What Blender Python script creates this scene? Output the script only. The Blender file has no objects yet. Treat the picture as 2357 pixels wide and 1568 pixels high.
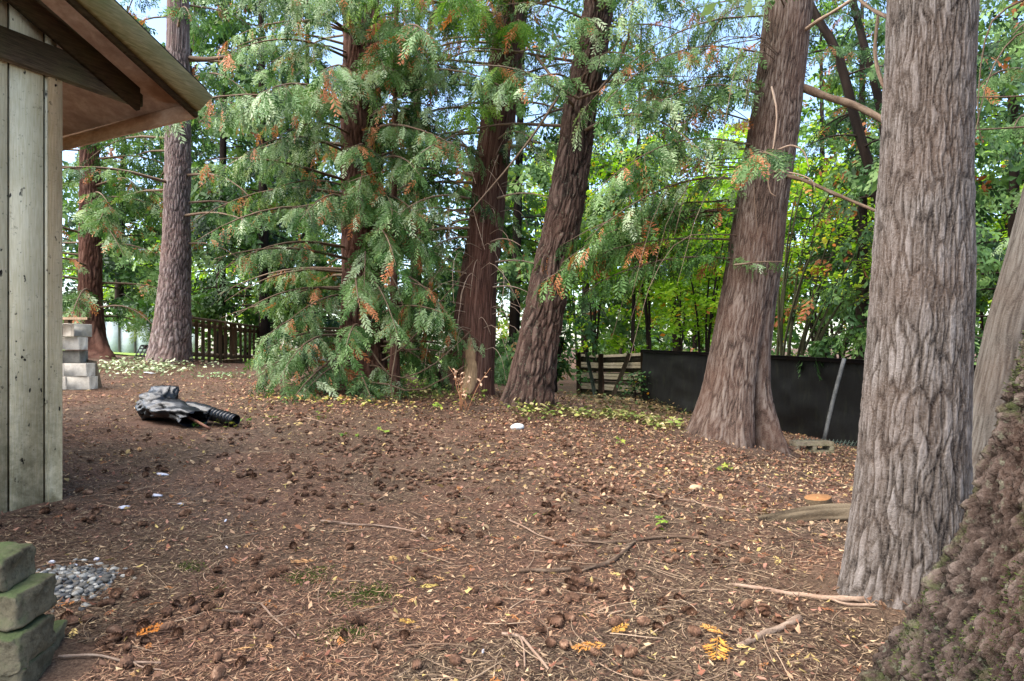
import bpy, math, random
import numpy as np
from mathutils import Vector

# ------------------------------------------------------------------ camera, world, sun, exposure
SC = bpy.context.scene
COL = SC.collection
F, CX, HY, ZC = 1440.0, 1178.5, 800.0, 1.25      # focal length, optical centre, eye level on a 2357-wide print, eye height (m)
cam_d = bpy.data.cameras.new('camera'); cam = bpy.data.objects.new('camera', cam_d); COL.objects.link(cam)
cam.location = (0, 0, ZC); cam.rotation_euler = (math.radians(90), 0, 0)
cam_d.sensor_width = 36.0; cam_d.lens = 36.0 * F / 2357.0
cam_d.shift_y = (HY - 784.0) / 2357.0
cam_d.clip_start = 0.05; cam_d.clip_end = 900.0
SC.camera = cam

TO_SUN = Vector((-0.58, -0.24, 0.82)).normalized()
w = bpy.data.worlds.new('World'); SC.world = w; w.use_nodes = True
nt = w.node_tree; nt.nodes.clear()
sky = nt.nodes.new('ShaderNodeTexSky'); sky.sky_type = 'NISHITA'; sky.sun_disc = False
sky.sun_elevation = math.asin(TO_SUN.z); sky.sun_rotation = math.atan2(TO_SUN.x, TO_SUN.y)
sky.air_density = 1.0; sky.dust_density = 1.2; sky.ozone_density = 1.0
bg = nt.nodes.new('ShaderNodeBackground'); bg.inputs['Strength'].default_value = 0.115
wo = nt.nodes.new('ShaderNodeOutputWorld')
nt.links.new(sky.outputs[0], bg.inputs[0]); nt.links.new(bg.outputs[0], wo.inputs[0])
sd = bpy.data.lights.new('sun', 'SUN'); sd.energy = 3.0; sd.angle = math.radians(85); sd.color = (1.0, 0.94, 0.85)
so = bpy.data.objects.new('sun', sd); COL.objects.link(so)
so.rotation_euler = (-TO_SUN).to_track_quat('-Z', 'Y').to_euler(); so.location = (-8, -6, 12)

SC.view_settings.view_transform = 'Standard'; SC.view_settings.look = 'None'
SC.view_settings.exposure = 2.2; SC.view_settings.gamma = 1.0; SC.view_settings.use_curve_mapping = False
SC.render.engine = 'CYCLES'
cy = SC.cycles; cy.max_bounces = 7; cy.diffuse_bounces = 4; cy.glossy_bounces = 2; cy.transmission_bounces = 4
cy.use_denoising = True; cy.caustics_reflective = False; cy.caustics_refractive = False

RS = np.random.default_rng(7)
random.seed(7)

# ------------------------------------------------------------------ small maths
def P(vx, vy, Y):
    return np.array([(vx - CX) * Y / F, Y, ZC - (vy - HY) * Y / F])
def unit(a):
    a = np.asarray(a, float); return a / (np.linalg.norm(a, axis=-1, keepdims=True) + 1e-12)
def hsh(i, j, k, s):
    with np.errstate(over='ignore'):
        h = (i.astype(np.uint32) * np.uint32(374761393) + j.astype(np.uint32) * np.uint32(668265263)
             + k.astype(np.uint32) * np.uint32(2147483647 - 98761) + np.uint32(s * 7919 + 13))
        h = (h ^ (h >> np.uint32(13))) * np.uint32(1274126177)
        h = h ^ (h >> np.uint32(16))
        h = (h ^ (h >> np.uint32(11))) * np.uint32(2246822519)
    return (h & np.uint32(0xFFFFFF)).astype(np.float64) / 8388607.5 - 1.0
def vn(x, y, z, s=0):
    x, y, z = np.broadcast_arrays(np.asarray(x, float), np.asarray(y, float), np.asarray(z, float))
    i, j, k = np.floor(x), np.floor(y), np.floor(z)
    fx, fy, fz = x - i, y - j, z - k
    fx, fy, fz = [f * f * f * (f * (f * 6 - 15) + 10) for f in (fx, fy, fz)]
    i, j, k = i.astype(np.int64) + 40000, j.astype(np.int64) + 40000, k.astype(np.int64) + 40000
    def c(a, b, d): return hsh(i + a, j + b, k + d, s)
    l0 = (c(0,0,0) * (1-fx) + c(1,0,0) * fx) * (1-fy) + (c(0,1,0) * (1-fx) + c(1,1,0) * fx) * fy
    l1 = (c(0,0,1) * (1-fx) + c(1,0,1) * fx) * (1-fy) + (c(0,1,1) * (1-fx) + c(1,1,1) * fx) * fy
    return l0 * (1-fz) + l1 * fz
def fbm(x, y, z, o=3, s=0):
    r = 0; a = 1.0
    for q in range(o):
        r = r + a * vn(x * 2**q, y * 2**q, z * 2**q, s + q); a *= 0.5
    return r

# ------------------------------------------------------------------ ground height
CTRL = [(-2.5,2.2,.10),(0,2.2,0),(2.2,2.0,0),(0,0,0),(-3,0,.1),(3,0,0),(0,3.6,0),(2,3.2,0),(1.2,4.8,0),(-1.5,4.4,.06),
        (-3.06,4.2,.23),(-2.0,5.6,.2),(0,6.0,.11),(1.7,6.0,.05),(-6,3,.35),(3.5,2.0,.0),(6,2,0),(7,-4,0),(-7,-4,.2),(0,-5,0)]
for vx, vy, Y in [(440,968,7.2),(165,897,9.1),(446,838,13),(571,838,16.5),(393,840,12.5),(210,822,14),(835,893,10.5),(1085,912,10),
                  (1215,944,9),(1400,968,8.6),(1550,990,8.2),(1600,1005,7.8),(1785,1040,7.7),(700,925,8.6),(1000,930,9.2),(1900,1075,7.4),
                  (2240,1200,4.3),(1980,1190,4.9),(1330,913,16.5),(1400,925,13),(1480,926,14.8),(1650,975,12),(1950,1026,9),(2250,1085,7.3),
                  (1050,870,14),(900,850,16),(300,815,19),(600,825,22)]:
    CTRL.append(tuple(P(vx, vy, Y)))
CTRL += [(-14,14,1.2),(-20,30,1.2),(-6,30,.9),(6,30,.1),(14,24,-.1),(24,30,0),(12,8,-.1),(16,0,0),(-16,2,.8),(0,45,.6),(-35,50,1.2),(35,50,0),(0,-25,0),(30,-20,0),(-30,-20,.6)]
CT = np.array(CTRL)
def _k(r2): return np.sqrt(r2 + 0.8**2)
_A = _k(((CT[:, None, :2] - CT[None, :, :2])**2).sum(-1)) + np.eye(len(CT)) * -0.02
_W = np.linalg.solve(np.block([[_A, np.ones((len(CT), 1))], [np.ones((1, len(CT))), np.zeros((1, 1))]]), np.append(CT[:, 2], 0))
def gz(x, y):
    x, y = np.broadcast_arrays(np.asarray(x, float), np.asarray(y, float))
    sh = x.shape; x = x.ravel(); y = y.ravel()
    r = np.hypot(x, y - 10); lim = 50.0
    sc = np.where(r > lim, lim / np.maximum(r, 1e-6), 1.0); xs, ys = x * sc, (y - 10) * sc + 10
    z = _k((xs[:, None] - CT[None, :, 0])**2 + (ys[:, None] - CT[None, :, 1])**2) @ _W[:-1] + _W[-1]
    z = np.clip(z, -0.5, 1.5)
    z = z + 0.018 * vn(x / .9, y / .9, 0, 3) + 0.010 * vn(x / .28, y / .28, 0, 4) + 0.006 * vn(x / .11, y / .11, 0, 5)
    for mx, my, mr in MOUNDS: z = z + .055 * np.exp(-np.maximum(0, np.hypot(x - mx, y - my) - mr)**2 / .045)
    return z.reshape(sh)
MOUNDS = [(1.97, 3.13, .30), (2.73, 7.8, .62), (.22, 9.0, .45), (-.65, 10.05, .42), (-2.5, 10.5, .5), (-6.85, 12.5, .5), (3.2, 4.3, .26)]
def g1(x, y): return float(gz(np.array([x]), np.array([y]))[0])
def on_ground(vx, vy, Y0=1.5, Y1=40.0):      # where the line of sight through a print position meets the ground
    Ys = np.linspace(Y0, Y1, 1600); X = (vx - CX) * Ys / F; Z = ZC - (vy - HY) * Ys / F
    d = Z - gz(X, Ys); k = np.argmax(d < 0)
    return np.array([X[k], Ys[k], gz(X[k], Ys[k]).item()])

# ------------------------------------------------------------------ mesh + object helpers
def raw_mesh(name, V, faces, attrs=None, smooth=False):
    """faces: list of integer arrays (n,3)/(n,4)"""
    me = bpy.data.meshes.new(name)
    V = np.ascontiguousarray(V, dtype=np.float32)
    me.vertices.add(len(V)); me.vertices.foreach_set('co', V.ravel())
    faces = [np.asarray(f, dtype=np.int32) for f in faces if len(f)]
    nl = sum(f.size for f in faces); npoly = sum(len(f) for f in faces)
    me.loops.add(nl); me.polygons.add(npoly)
    me.loops.foreach_set('vertex_index', np.concatenate([f.ravel() for f in faces]))
    st = []; o = 0
    for f in faces:
        st.append(o + np.arange(len(f), dtype=np.int32) * f.shape[1]); o += f.size
    me.polygons.foreach_set('loop_start', np.concatenate(st).astype(np.int32))
    me.update(calc_edges=True)
    if smooth: me.polygons.foreach_set('use_smooth', np.ones(npoly, dtype=bool))
    for k, a in (attrs or {}).items():
        a = np.asarray(a, dtype=np.float32)
        if a.ndim == 1:
            at = me.attributes.new(k, 'FLOAT', 'POINT'); at.data.foreach_set('value', a)
        else:
            at = me.attributes.new(k, 'FLOAT_COLOR', 'POINT')
            at.data.foreach_set('color', np.hstack([a, np.ones((len(a), 1), np.float32)]).ravel() if a.shape[1] == 3 else a.ravel())
    return me
def tagp(o, label=None, cat=None, group=None, kind=None):
    if label: o['label'] = label
    if cat: o['category'] = cat
    if group: o['group'] = group
    if kind: o['kind'] = kind
    return o
def link(name, me, m=None, parent=None, loc=(0,0,0)):
    o = bpy.data.objects.new(name, me); COL.objects.link(o); o.location = loc
    if m is not None and me is not None and not me.materials: me.materials.append(m)
    if parent is not None: o.parent = parent
    return o
def thing(name, loc, label, cat, group=None):
    o = bpy.data.objects.new(name, None); COL.objects.link(o); o.location = tuple(float(q) for q in loc); o.empty_display_size = .1
    return tagp(o, label, cat, group)
def part(name, root, V, faces, m, attrs=None, smooth=False, up=None):
    """a part given in world coordinates; up: world location of the chain of parents"""
    base = np.array(root.location) if up is None else np.array(up)
    return link(name, raw_mesh(name, np.asarray(V) - base, faces, attrs, smooth), m, root)
def single(name, V, faces, m, label=None, cat=None, group=None, kind=None, attrs=None, smooth=False, base=None):
    V = np.asarray(V, float)
    b = np.array(base if base is not None else [V[:,0].mean(), V[:,1].mean(), V[:,2].min()])
    o = link(name, raw_mesh(name, V - b, faces, attrs, smooth), m, None, tuple(b))
    return tagp(o, label, cat, group, kind)
def box(c, ux, uy, uz, hx, hy, hz, bev=0.0):
    """oriented box, corners optionally chamfered: returns V, quads"""
    c, ux, uy, uz = [np.asarray(q, float) for q in (c, ux, uy, uz)]
    if bev <= 0:
        V = np.array([c + sx*hx*ux + sy*hy*uy + sz*hz*uz for sx in (-1,1) for sy in (-1,1) for sz in (-1,1)])
        return V, [np.array([[0,1,3,2],[4,6,7,5],[0,4,5,1],[2,3,7,6],[0,2,6,4],[1,5,7,3]])]
    b = bev; V = []; idx = {}
    for sx in (-1,1):
        for sy in (-1,1):
            for sz in (-1,1):
                for ax in range(3):
                    h = [hx-b, hy-b, hz-b]; h[ax] = (hx, hy, hz)[ax]
                    idx[(sx,sy,sz,ax)] = len(V); V.append(c + sx*h[0]*ux + sy*h[1]*uy + sz*h[2]*uz)
    Q = []; T = []
    for ax in range(3):
        a, d = [q for q in range(3) if q != ax]
        for s in (-1,1):
            f = []
            for p_, q_ in ((-1,-1),(1,-1),(1,1),(-1,1)):
                k = [0,0,0]; k[ax] = s; k[a] = p_; k[d] = q_; f.append(idx[(*k, ax)])
            Q.append(f if (s > 0) == (ax != 1) else f[::-1])
    for ax in range(3):
        a, d = [q for q in range(3) if q != ax]
        for p_ in (-1,1):
            for q_ in (-1,1):
                k0 = [0,0,0]; k0[a] = p_; k0[d] = q_; k1 = list(k0); k0[ax] = -1; k1[ax] = 1
                f = [idx[(*k0, a)], idx[(*k1, a)], idx[(*k1, d)], idx[(*k0, d)]]
                Q.append(f)
    for sx in (-1,1):
        for sy in (-1,1):
            for sz in (-1,1): T.append([idx[(sx,sy,sz,0)], idx[(sx,sy,sz,1)], idx[(sx,sy,sz,2)]])
    return np.array(V), [np.array(Q), np.array(T)]
def merge(parts):
    V = []; fs = {3: [], 4: []}; o = 0
    for v, f in parts:
        V.append(np.asarray(v, float))
        for a in f:
            a = np.asarray(a)
            if len(a): fs[a.shape[1]].append(a + o)
        o += len(v)
    return np.vstack(V), [np.vstack(fs[k]) for k in (4, 3) if fs[k]]
def tubes(Pt, R, k=5, cap=True):
    """Pt (M,N,3), R (M,N): M tubes of N points"""
    Pt = np.asarray(Pt, float); R = np.asarray(R, float); M, N, _ = Pt.shape
    T = unit(np.gradient(Pt, axis=1))
    D = unit(Pt[:, -1] - Pt[:, 0]); ref = np.where(np.abs(D[:, 2:3]) > .8, np.array([[1., 0, 0]]), np.array([[0, 0, 1.]]))
    A = unit(np.cross(T, ref[:, None, :])); B = np.cross(T, A)
    th = np.arange(k) * 2 * np.pi / k
    V = Pt[:, :, None, :] + R[:, :, None, None] * (np.cos(th)[None, None, :, None] * A[:, :, None, :] + np.sin(th)[None, None, :, None] * B[:, :, None, :])
    m, n, j = np.meshgrid(np.arange(M), np.arange(N - 1), np.arange(k), indexing='ij')
    b = (m * N + n) * k; j2 = (j + 1) % k
    Q = np.stack([b + j, b + j2, b + k + j2, b + k + j], -1).reshape(-1, 4)
    fs = [Q]
    if cap and k in (3, 4):
        e0 = (np.arange(M) * N)[:, None] * k + np.arange(k)[None]; e1 = e0 + (N - 1) * k
        fs.append(np.vstack([e0[:, ::-1], e1]))
    elif cap:
        tris = np.array([[0, i + 1, i] for i in range(1, k - 1)])
        e0 = ((np.arange(M) * N) * k)[:, None, None] + tris[None]; e1 = ((np.arange(M) * N + N - 1) * k)[:, None, None] + tris[None][:, :, ::-1]
        fs.append(np.vstack([e0.reshape(-1, 3), e1.reshape(-1, 3)]))
    return V.reshape(-1, 3), fs
def curve(pts, n):
    """Catmull-Rom through points, resampled to n"""
    p = np.asarray(pts, float); m = len(p)
    q = np.vstack([2*p[0]-p[1], p, 2*p[-1]-p[-2]])
    t = np.linspace(0, m - 1 - 1e-9, n); i = t.astype(int); u = (t - i)[:, None]
    a, b, c, d = q[i], q[i+1], q[i+2], q[i+3]
    return .5*((2*b) + (-a+c)*u + (2*a-5*b+4*c-d)*u**2 + (-a+3*b-3*c+d)*u**3)
def inst(tv, tf, pos, X, Y, Z, scale):
    """bake copies of a template: pos (N,3), axes (N,3), scale (N,) or (N,3)"""
    N = len(pos); sc = np.asarray(scale, float)
    if sc.ndim == 1: sc = np.repeat(sc[:, None], 3, 1)
    V = (pos[:, None, :] + tv[None, :, 0:1] * (X * sc[:, 0:1])[:, None, :] + tv[None, :, 1:2] * (Y * sc[:, 1:2])[:, None, :]
         + tv[None, :, 2:3] * (Z * sc[:, 2:3])[:, None, :])
    fs = [(np.asarray(f)[None] + (np.arange(N) * len(tv))[:, None, None]).reshape(-1, np.asarray(f).shape[1]) for f in tf]
    return V.reshape(-1, 3), fs

# ------------------------------------------------------------------ materials
def lin(r, g, b): return tuple(((c/255.)/12.92 if c/255. <= .04045 else (((c/255.)+.055)/1.055)**2.4) for c in (r, g, b)) + (1.0,)
class NT:
    def __init__(s, name):
        s.m = bpy.data.materials.new(name); s.m.use_nodes = True; s.t = s.m.node_tree; s.t.nodes.clear()
        s.out = s.n('OutputMaterial')
    def n(s, typ, **kw):
        x = s.t.nodes.new('ShaderNode' + typ)
        for k, v in kw.items():
            if k.startswith('i_'):
                key = k[2:]; x.inputs[int(key) if key.isdigit() else key.replace('_', ' ')].default_value = v
            else: setattr(x, k, v)
        return x
    def l(s, a, b): s.t.links.new(a, b)
    def coord(s, scale=(1,1,1)):
        tc = s.n('TexCoord'); mp = s.n('Mapping'); s.l(tc.outputs['Object'], mp.inputs[0]); mp.inputs['Scale'].default_value = scale
        return mp.outputs[0]
    def noise(s, vec, scale, detail=4, rough=.6, dist=0.0):
        x = s.n('TexNoise'); s.l(vec, x.inputs['Vector']); x.inputs['Scale'].default_value = scale
        x.inputs['Detail'].default_value = detail; x.inputs['Roughness'].default_value = rough; x.inputs['Distortion'].default_value = dist
        return x.outputs['Fac']
    def ramp(s, fac, stops, interp='LINEAR'):
        x = s.n('ValToRGB'); s.l(fac, x.inputs[0]); e = x.color_ramp.elements; x.color_ramp.interpolation = interp
        while len(e) < len(stops): e.new(0.5)
        for k, (p, c) in enumerate(stops): e[k].position = p; e[k].color = c if len(c) == 4 else (*c, 1)
        return x.outputs[0]
    def fac(s, fac, a, b):
        return s.ramp(fac, [(a, (0,0,0,1)), (b, (1,1,1,1))])
    def mix(s, f, a, b, mode='MIX'):
        x = s.n('Mix'); x.data_type = 'RGBA'; x.blend_type = mode
        for sock, v in ((x.inputs[0], f), (x.inputs[6], a), (x.inputs[7], b)):
            if isinstance(v, (int, float)): sock.default_value = v
            elif isinstance(v, tuple): sock.default_value = v if len(v) == 4 else (*v, 1)
            else: s.l(v, sock)
        return x.outputs[2]
    def attr(s, name, out='Fac'):
        x = s.n('Attribute', attribute_name=name); return x.outputs[out]
    def math(s, op, a, b):
        x = s.n('Math', operation=op)
        for sock, v in ((x.inputs[0], a), (x.inputs[1], b)):
            if isinstance(v, (int, float)): sock.default_value = v
            else: s.l(v, sock)
        return x.outputs[0]
    def bump(s, h, strength=.5, dist=.01):
        x = s.n('Bump'); s.l(h, x.inputs['Height']); x.inputs['Strength'].default_value = strength; x.inputs['Distance'].default_value = dist
        return x.outputs[0]
    def bsdf(s, col, rough=.8, spec=.3, normal=None, metal=0.0):
        x = s.n('BsdfPrincipled'); 
        for k, v in (('Base Color', col), ('Roughness', rough)):
            if isinstance(v, (int, float, tuple)): x.inputs[k].default_value = v if not isinstance(v, tuple) or len(v) == 4 else (*v, 1)
            else: s.l(v, x.inputs[k])
        x.inputs['Specular IOR Level'].default_value = spec; x.inputs['Metallic'].default_value = metal
        if normal is not None: s.l(normal, x.inputs['Normal'])
        return x.outputs[0]
    def done(s, sh): s.l(sh, s.out.inputs[0]); return s.m

def m_bark(name, furrow, mid, ridge, zs=.12, moss=0.0, fine=55.0, bs=.6, lichen=0.0):
    t = NT(name); v = t.coord((1, 1, zs)); v1 = t.coord()
    h = t.attr('h')
    n1 = t.noise(v, fine, 5, .65); n2 = t.noise(v1, 2.2, 3, .5); n3 = t.noise(v1, 90, 3, .7)
    c = t.ramp(t.math('ADD', t.math('MULTIPLY', h, .75), t.math('MULTIPLY', n1, .35)), [(.25, furrow), (.62, mid), (1.0, ridge)])
    c = t.mix(t.fac(n2, .42, .68), c, t.mix(.5, c, (mid[0]*1.25, mid[1]*1.02, mid[2]*.9, 1)))
    c = t.mix(t.math('MULTIPLY', t.fac(n3, .45, .75), .35), c, ridge)
    if lichen > 0:
        nl = t.noise(v1, 26, 4, .7); c = t.mix(t.math('MULTIPLY', t.fac(nl, .58, .66), lichen), c, lin(150, 158, 132))
    if moss > 0:
        nm = t.noise(v1, 5.5, 5, .7); nm2 = t.noise(v1, 120, 2, .6)
        c = t.mix(t.math('MULTIPLY', t.fac(nm, .52, .62), moss), c, t.ramp(nm2, [(.3, lin(34, 44, 20)), (.7, lin(78, 92, 46))]))
    nb = t.bump(t.math('ADD', n1, t.math('MULTIPLY', n3, .8)), bs, .014)
    return t.done(t.bsdf(c, .92, .12, nb))

def m_leaf(name, stops, trans=.35, rough=.55, noise_amt=.35, spec=.25):
    t = NT(name); a = t.attr('tint'); v = t.coord()
    c = t.ramp(a, stops)
    n = t.noise(v, 1.1, 3, .6)
    c = t.mix(noise_amt, c, t.mix(1.0, c, t.ramp(n, [(.3, (.45,.5,.5,1)), (.7, (1.25,1.2,1.1,1))]), 'MULTIPLY'))
    d = t.bsdf(c, rough, spec)
    tr = t.n('BsdfTranslucent'); t.l(t.mix(1.0, c, (1.1, 1.15, .55, 1), 'MULTIPLY'), tr.inputs[0])
    mx = t.n('MixShader'); mx.inputs[0].default_value = trans; t.l(d, mx.inputs[1]); t.l(tr.outputs[0], mx.inputs[2])
    return t.done(mx.outputs[0])

def m_vcol(name, rough=.85, spec=.15, nscale=60., namt=.5, trans=0.0, bs=0.0):
    t = NT(name); c = t.attr('col', 'Color'); v = t.coord(); n = t.noise(v, nscale, 3, .6)
    c = t.mix(namt, c, t.mix(1.0, c, t.ramp(n, [(.25, (.45,.45,.45,1)), (.75, (1.4,1.4,1.4,1))]), 'MULTIPLY'))
    nb = t.bump(n, bs, .01) if bs else None
    d = t.bsdf(c, rough, spec, nb)
    if trans:
        tr = t.n('BsdfTranslucent'); t.l(c, tr.inputs[0]); mx = t.n('MixShader'); mx.inputs[0].default_value = trans
        t.l(d, mx.inputs[1]); t.l(tr.outputs[0], mx.inputs[2]); d = mx.outputs[0]
    return t.done(d)

def m_wood(name, a, b, zs=(14, 14, 1.2), rough=.85, stain=None, sfac=0.5, bs=.4):
    t = NT(name); v = t.coord(zs); v1 = t.coord()
    n = t.noise(v, 3.0, 5, .65, .4); n2 = t.noise(v1, 3.5, 4, .6)
    c = t.ramp(n, [(.28, a), (.7, b)])
    if stain: c = t.mix(t.math('MULTIPLY', t.fac(n2, .42, .68), sfac), c, stain)
    return t.done(t.bsdf(c, rough, .2, t.bump(n, bs, .006)))

def m_concrete(name, a, b, green=None, gf=.6, scale=9.):
    t = NT(name); v = t.coord(); n = t.noise(v, scale, 5, .7); n2 = t.noise(v, 140, 3, .7); n3 = t.noise(v, 3.2, 4, .65)
    c = t.ramp(n, [(.3, a), (.7, b)]); c = t.mix(t.math('MULTIPLY', t.fac(n2, .4, .7), .3), c, (a[0]*.5, a[1]*.5, a[2]*.5, 1))
    if green:
        geo = t.n('NewGeometry'); sx = t.n('SeparateXYZ'); t.l(geo.outputs['Normal'], sx.inputs[0])
        upf = t.math('ADD', t.math('MULTIPLY', sx.outputs[2], .30), t.math('ADD', n3, -.06))
        c = t.mix(t.math('MULTIPLY', t.fac(t.noise(v, 22, 4, .8), .5, .68), .75), c, (a[0]*.35, a[1]*.33, a[2]*.3, 1)); c = t.mix(t.math('MULTIPLY', t.fac(upf, .50, .74), gf), c, t.ramp(n2, [(.3, green), (.75, (green[0]*1.9, green[1]*1.7, green[2]*1.7, 1))]))
    return t.done(t.bsdf(c, .93, .15, t.bump(t.math('ADD', n2, n), .5, .006)))

M = {}
M['cedar_near'] = m_bark('bark_cedar_near', lin(20, 14, 12), lin(84, 75, 68), lin(140, 132, 127), .22, fine=75, bs=.9)
M['cedar'] = m_bark('bark_cedar', lin(24, 16, 13), lin(82, 65, 56), lin(134, 121, 111), .20, fine=55, bs=.9)
M['cedar_red'] = m_bark('bark_cedar_red', lin(34, 20, 17), lin(80, 55, 46), lin(116, 90, 78), .07, fine=40)
M['fir'] = m_bark('bark_fir', lin(20, 15, 13), lin(68, 52, 45), lin(118, 98, 88), .30, fine=30, lichen=.25)
M['fir_grey'] = m_bark('bark_fir_grey', lin(46, 36, 34), lin(100, 84, 80), lin(150, 138, 134), .45, fine=30, lichen=.3)
M['fir_near'] = m_bark('bark_fir_near', lin(12, 10, 9), lin(62, 51, 45), lin(112, 99, 91), .6, moss=.45, fine=34, lichen=.2, bs=.9)
M['smooth_cedar'] = m_bark('bark_smooth', lin(54, 48, 43), lin(86, 79, 72), lin(116, 110, 102), .07, fine=42)
M['dark_bark'] = m_bark('bark_dark', lin(14, 11, 10), lin(36, 29, 25), lin(60, 50, 43), .2, fine=30)
M['mossy_bark'] = m_bark('bark_mossy', lin(24, 24, 16), lin(58, 58, 40), lin(88, 88, 62), .2, fine=30)
M['limb'] = m_bark('bark_limb', lin(34, 26, 22), lin(84, 68, 56), lin(132, 114, 96), .3, fine=30)
M['twig_pale'] = m_bark('bark_twig', lin(80, 64, 54), lin(132, 112, 96), lin(172, 152, 134), .3, fine=40)
# ------------------------------------------------------------------ ground
def axis_grid(a0, a1, fine, lo, hi, grow=1.12):
    xs = list(np.arange(a0, a1 + 1e-6, fine)); s = fine; x = a1
    while x < hi: s *= grow; x += s; xs.append(x)
    s = fine; x = a0; pre = []
    while x > lo: s *= grow; x -= s; pre.append(x)
    return np.array(pre[::-1] + xs)
gx = axis_grid(-4.5, 5.0, .065, -400, 400); gy = axis_grid(1.7, 9.5, .065, -300, 600)
GX, GY = np.meshgrid(gx, gy, indexing='ij'); GZ = gz(GX, GY)
ni, nj = GX.shape; I, J = np.meshgrid(np.arange(ni - 1), np.arange(nj - 1), indexing='ij')
gq = np.stack([I*nj+J, (I+1)*nj+J, (I+1)*nj+J+1, I*nj+J+1], -1).reshape(-1, 4)
def m_ground():
    t = NT('needle_duff'); v = t.coord()
    n1 = t.noise(v, 1.3, 4, .6); n2 = t.noise(v, 14, 5, .7); n3 = t.noise(v, 95, 4, .75); n4 = t.noise(v, .55, 3, .5)
    c = t.ramp(n3, [(.28, lin(38, 30, 24)), (.5, lin(86, 69, 56)), (.74, lin(128, 107, 88))])
    c2 = t.ramp(n3, [(.28, lin(44, 31, 26)), (.5, lin(97, 72, 59)), (.74, lin(138, 110, 91))])
    c = t.mix(t.fac(n1, .42, .62), c, c2)
    c = t.mix(t.math('MULTIPLY', t.fac(n2, .45, .7), .5), c, lin(52, 40, 34))
    c = t.mix(t.math('MULTIPLY', t.fac(n4, .55, .72), .35), c, lin(96, 88, 80))
    return t.done(t.bsdf(c, .95, .1, t.bump(t.math('ADD', n3, n2), .8, .012)))
M['ground'] = m_ground()
g = link('ground', raw_mesh('ground', np.stack([GX, GY, GZ], -1).reshape(-1, 3), [gq], smooth=True), M['ground']); tagp(g, kind='structure')

# lawn and pale lane beyond the picket fence
def sheet(name, xs, ys, dz, m, edge=0.0):
    A, B = np.meshgrid(xs, ys, indexing='ij'); n, k = A.shape
    if edge: B = B + edge * vn(A / 2.0, B / 9.0, 0, 9)
    Z = gz(A, B) + dz
    I, J = np.meshgrid(np.arange(n - 1), np.arange(k - 1), indexing='ij')
    o = link(name, raw_mesh(name, np.stack([A, B, Z], -1).reshape(-1, 3), [np.stack([I*k+J, (I+1)*k+J, (I+1)*k+J+1, I*k+J+1], -1).reshape(-1, 4)], smooth=True), m)
    return tagp(o, kind='structure')
def m_two(name, a, b, sc=8., rough=.9):
    t = NT(name); v = t.coord(); n = t.noise(v, sc, 5, .7); return t.done(t.bsdf(t.ramp(n, [(.3, a), (.7, b)]), rough, .15, t.bump(n, .5, .02)))
M['lawn'] = m_two('lawn_grass', lin(84, 112, 44), lin(140, 160, 84), 22)
M['lane'] = m_two('lane_gravel', lin(150, 140, 128), lin(186, 178, 166), 9)
sheet('lawn', np.linspace(-28, -1.5, 90), np.linspace(17.2, 34, 60), .03, M['lawn'], .5)
sheet('lane', np.linspace(-28, -1.5, 60), np.linspace(21.0, 24.5, 14), .06, M['lane'], .3)

# ------------------------------------------------------------------ trunks
def smooth_interp(z, zs, vs):
    q = np.interp(z, zs, vs)
    k = np.array([1, 4, 6, 4, 1], float); k /= k.sum()
    for _ in range(6):
        q[2:-2] = np.convolve(q, k, 'valid')
    return q
def edge_cells(x, y, z, s):
    """distance from the joints between irregular cells (F2 - F1)"""
    i, j, k_ = np.floor(x).astype(np.int64), np.floor(y).astype(np.int64), np.floor(z).astype(np.int64)
    d1 = np.full(x.shape, 9.); d2 = np.full(x.shape, 9.); rn = np.zeros(x.shape)
    for a in (-1, 0, 1):
        for b in (-1, 0, 1):
            for c in (-1, 0, 1):
                ii, jj, kk = i + a + 40000, j + b + 40000, k_ + c + 40000
                px = i + a + .5 + .46 * hsh(ii, jj, kk, s); py = j + b + .5 + .46 * hsh(ii, jj, kk, s + 31); pz = k_ + c + .5 + .46 * hsh(ii, jj, kk, s + 67)
                d = np.sqrt((x - px)**2 + (y - py)**2 + (z - pz)**2)
                rn = np.where(d < d1, hsh(ii, jj, kk, s + 91), rn); d2 = np.where(d < d1, d1, np.minimum(d2, d)); d1 = np.minimum(d1, d)
    return d2 - d1, rn
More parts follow.
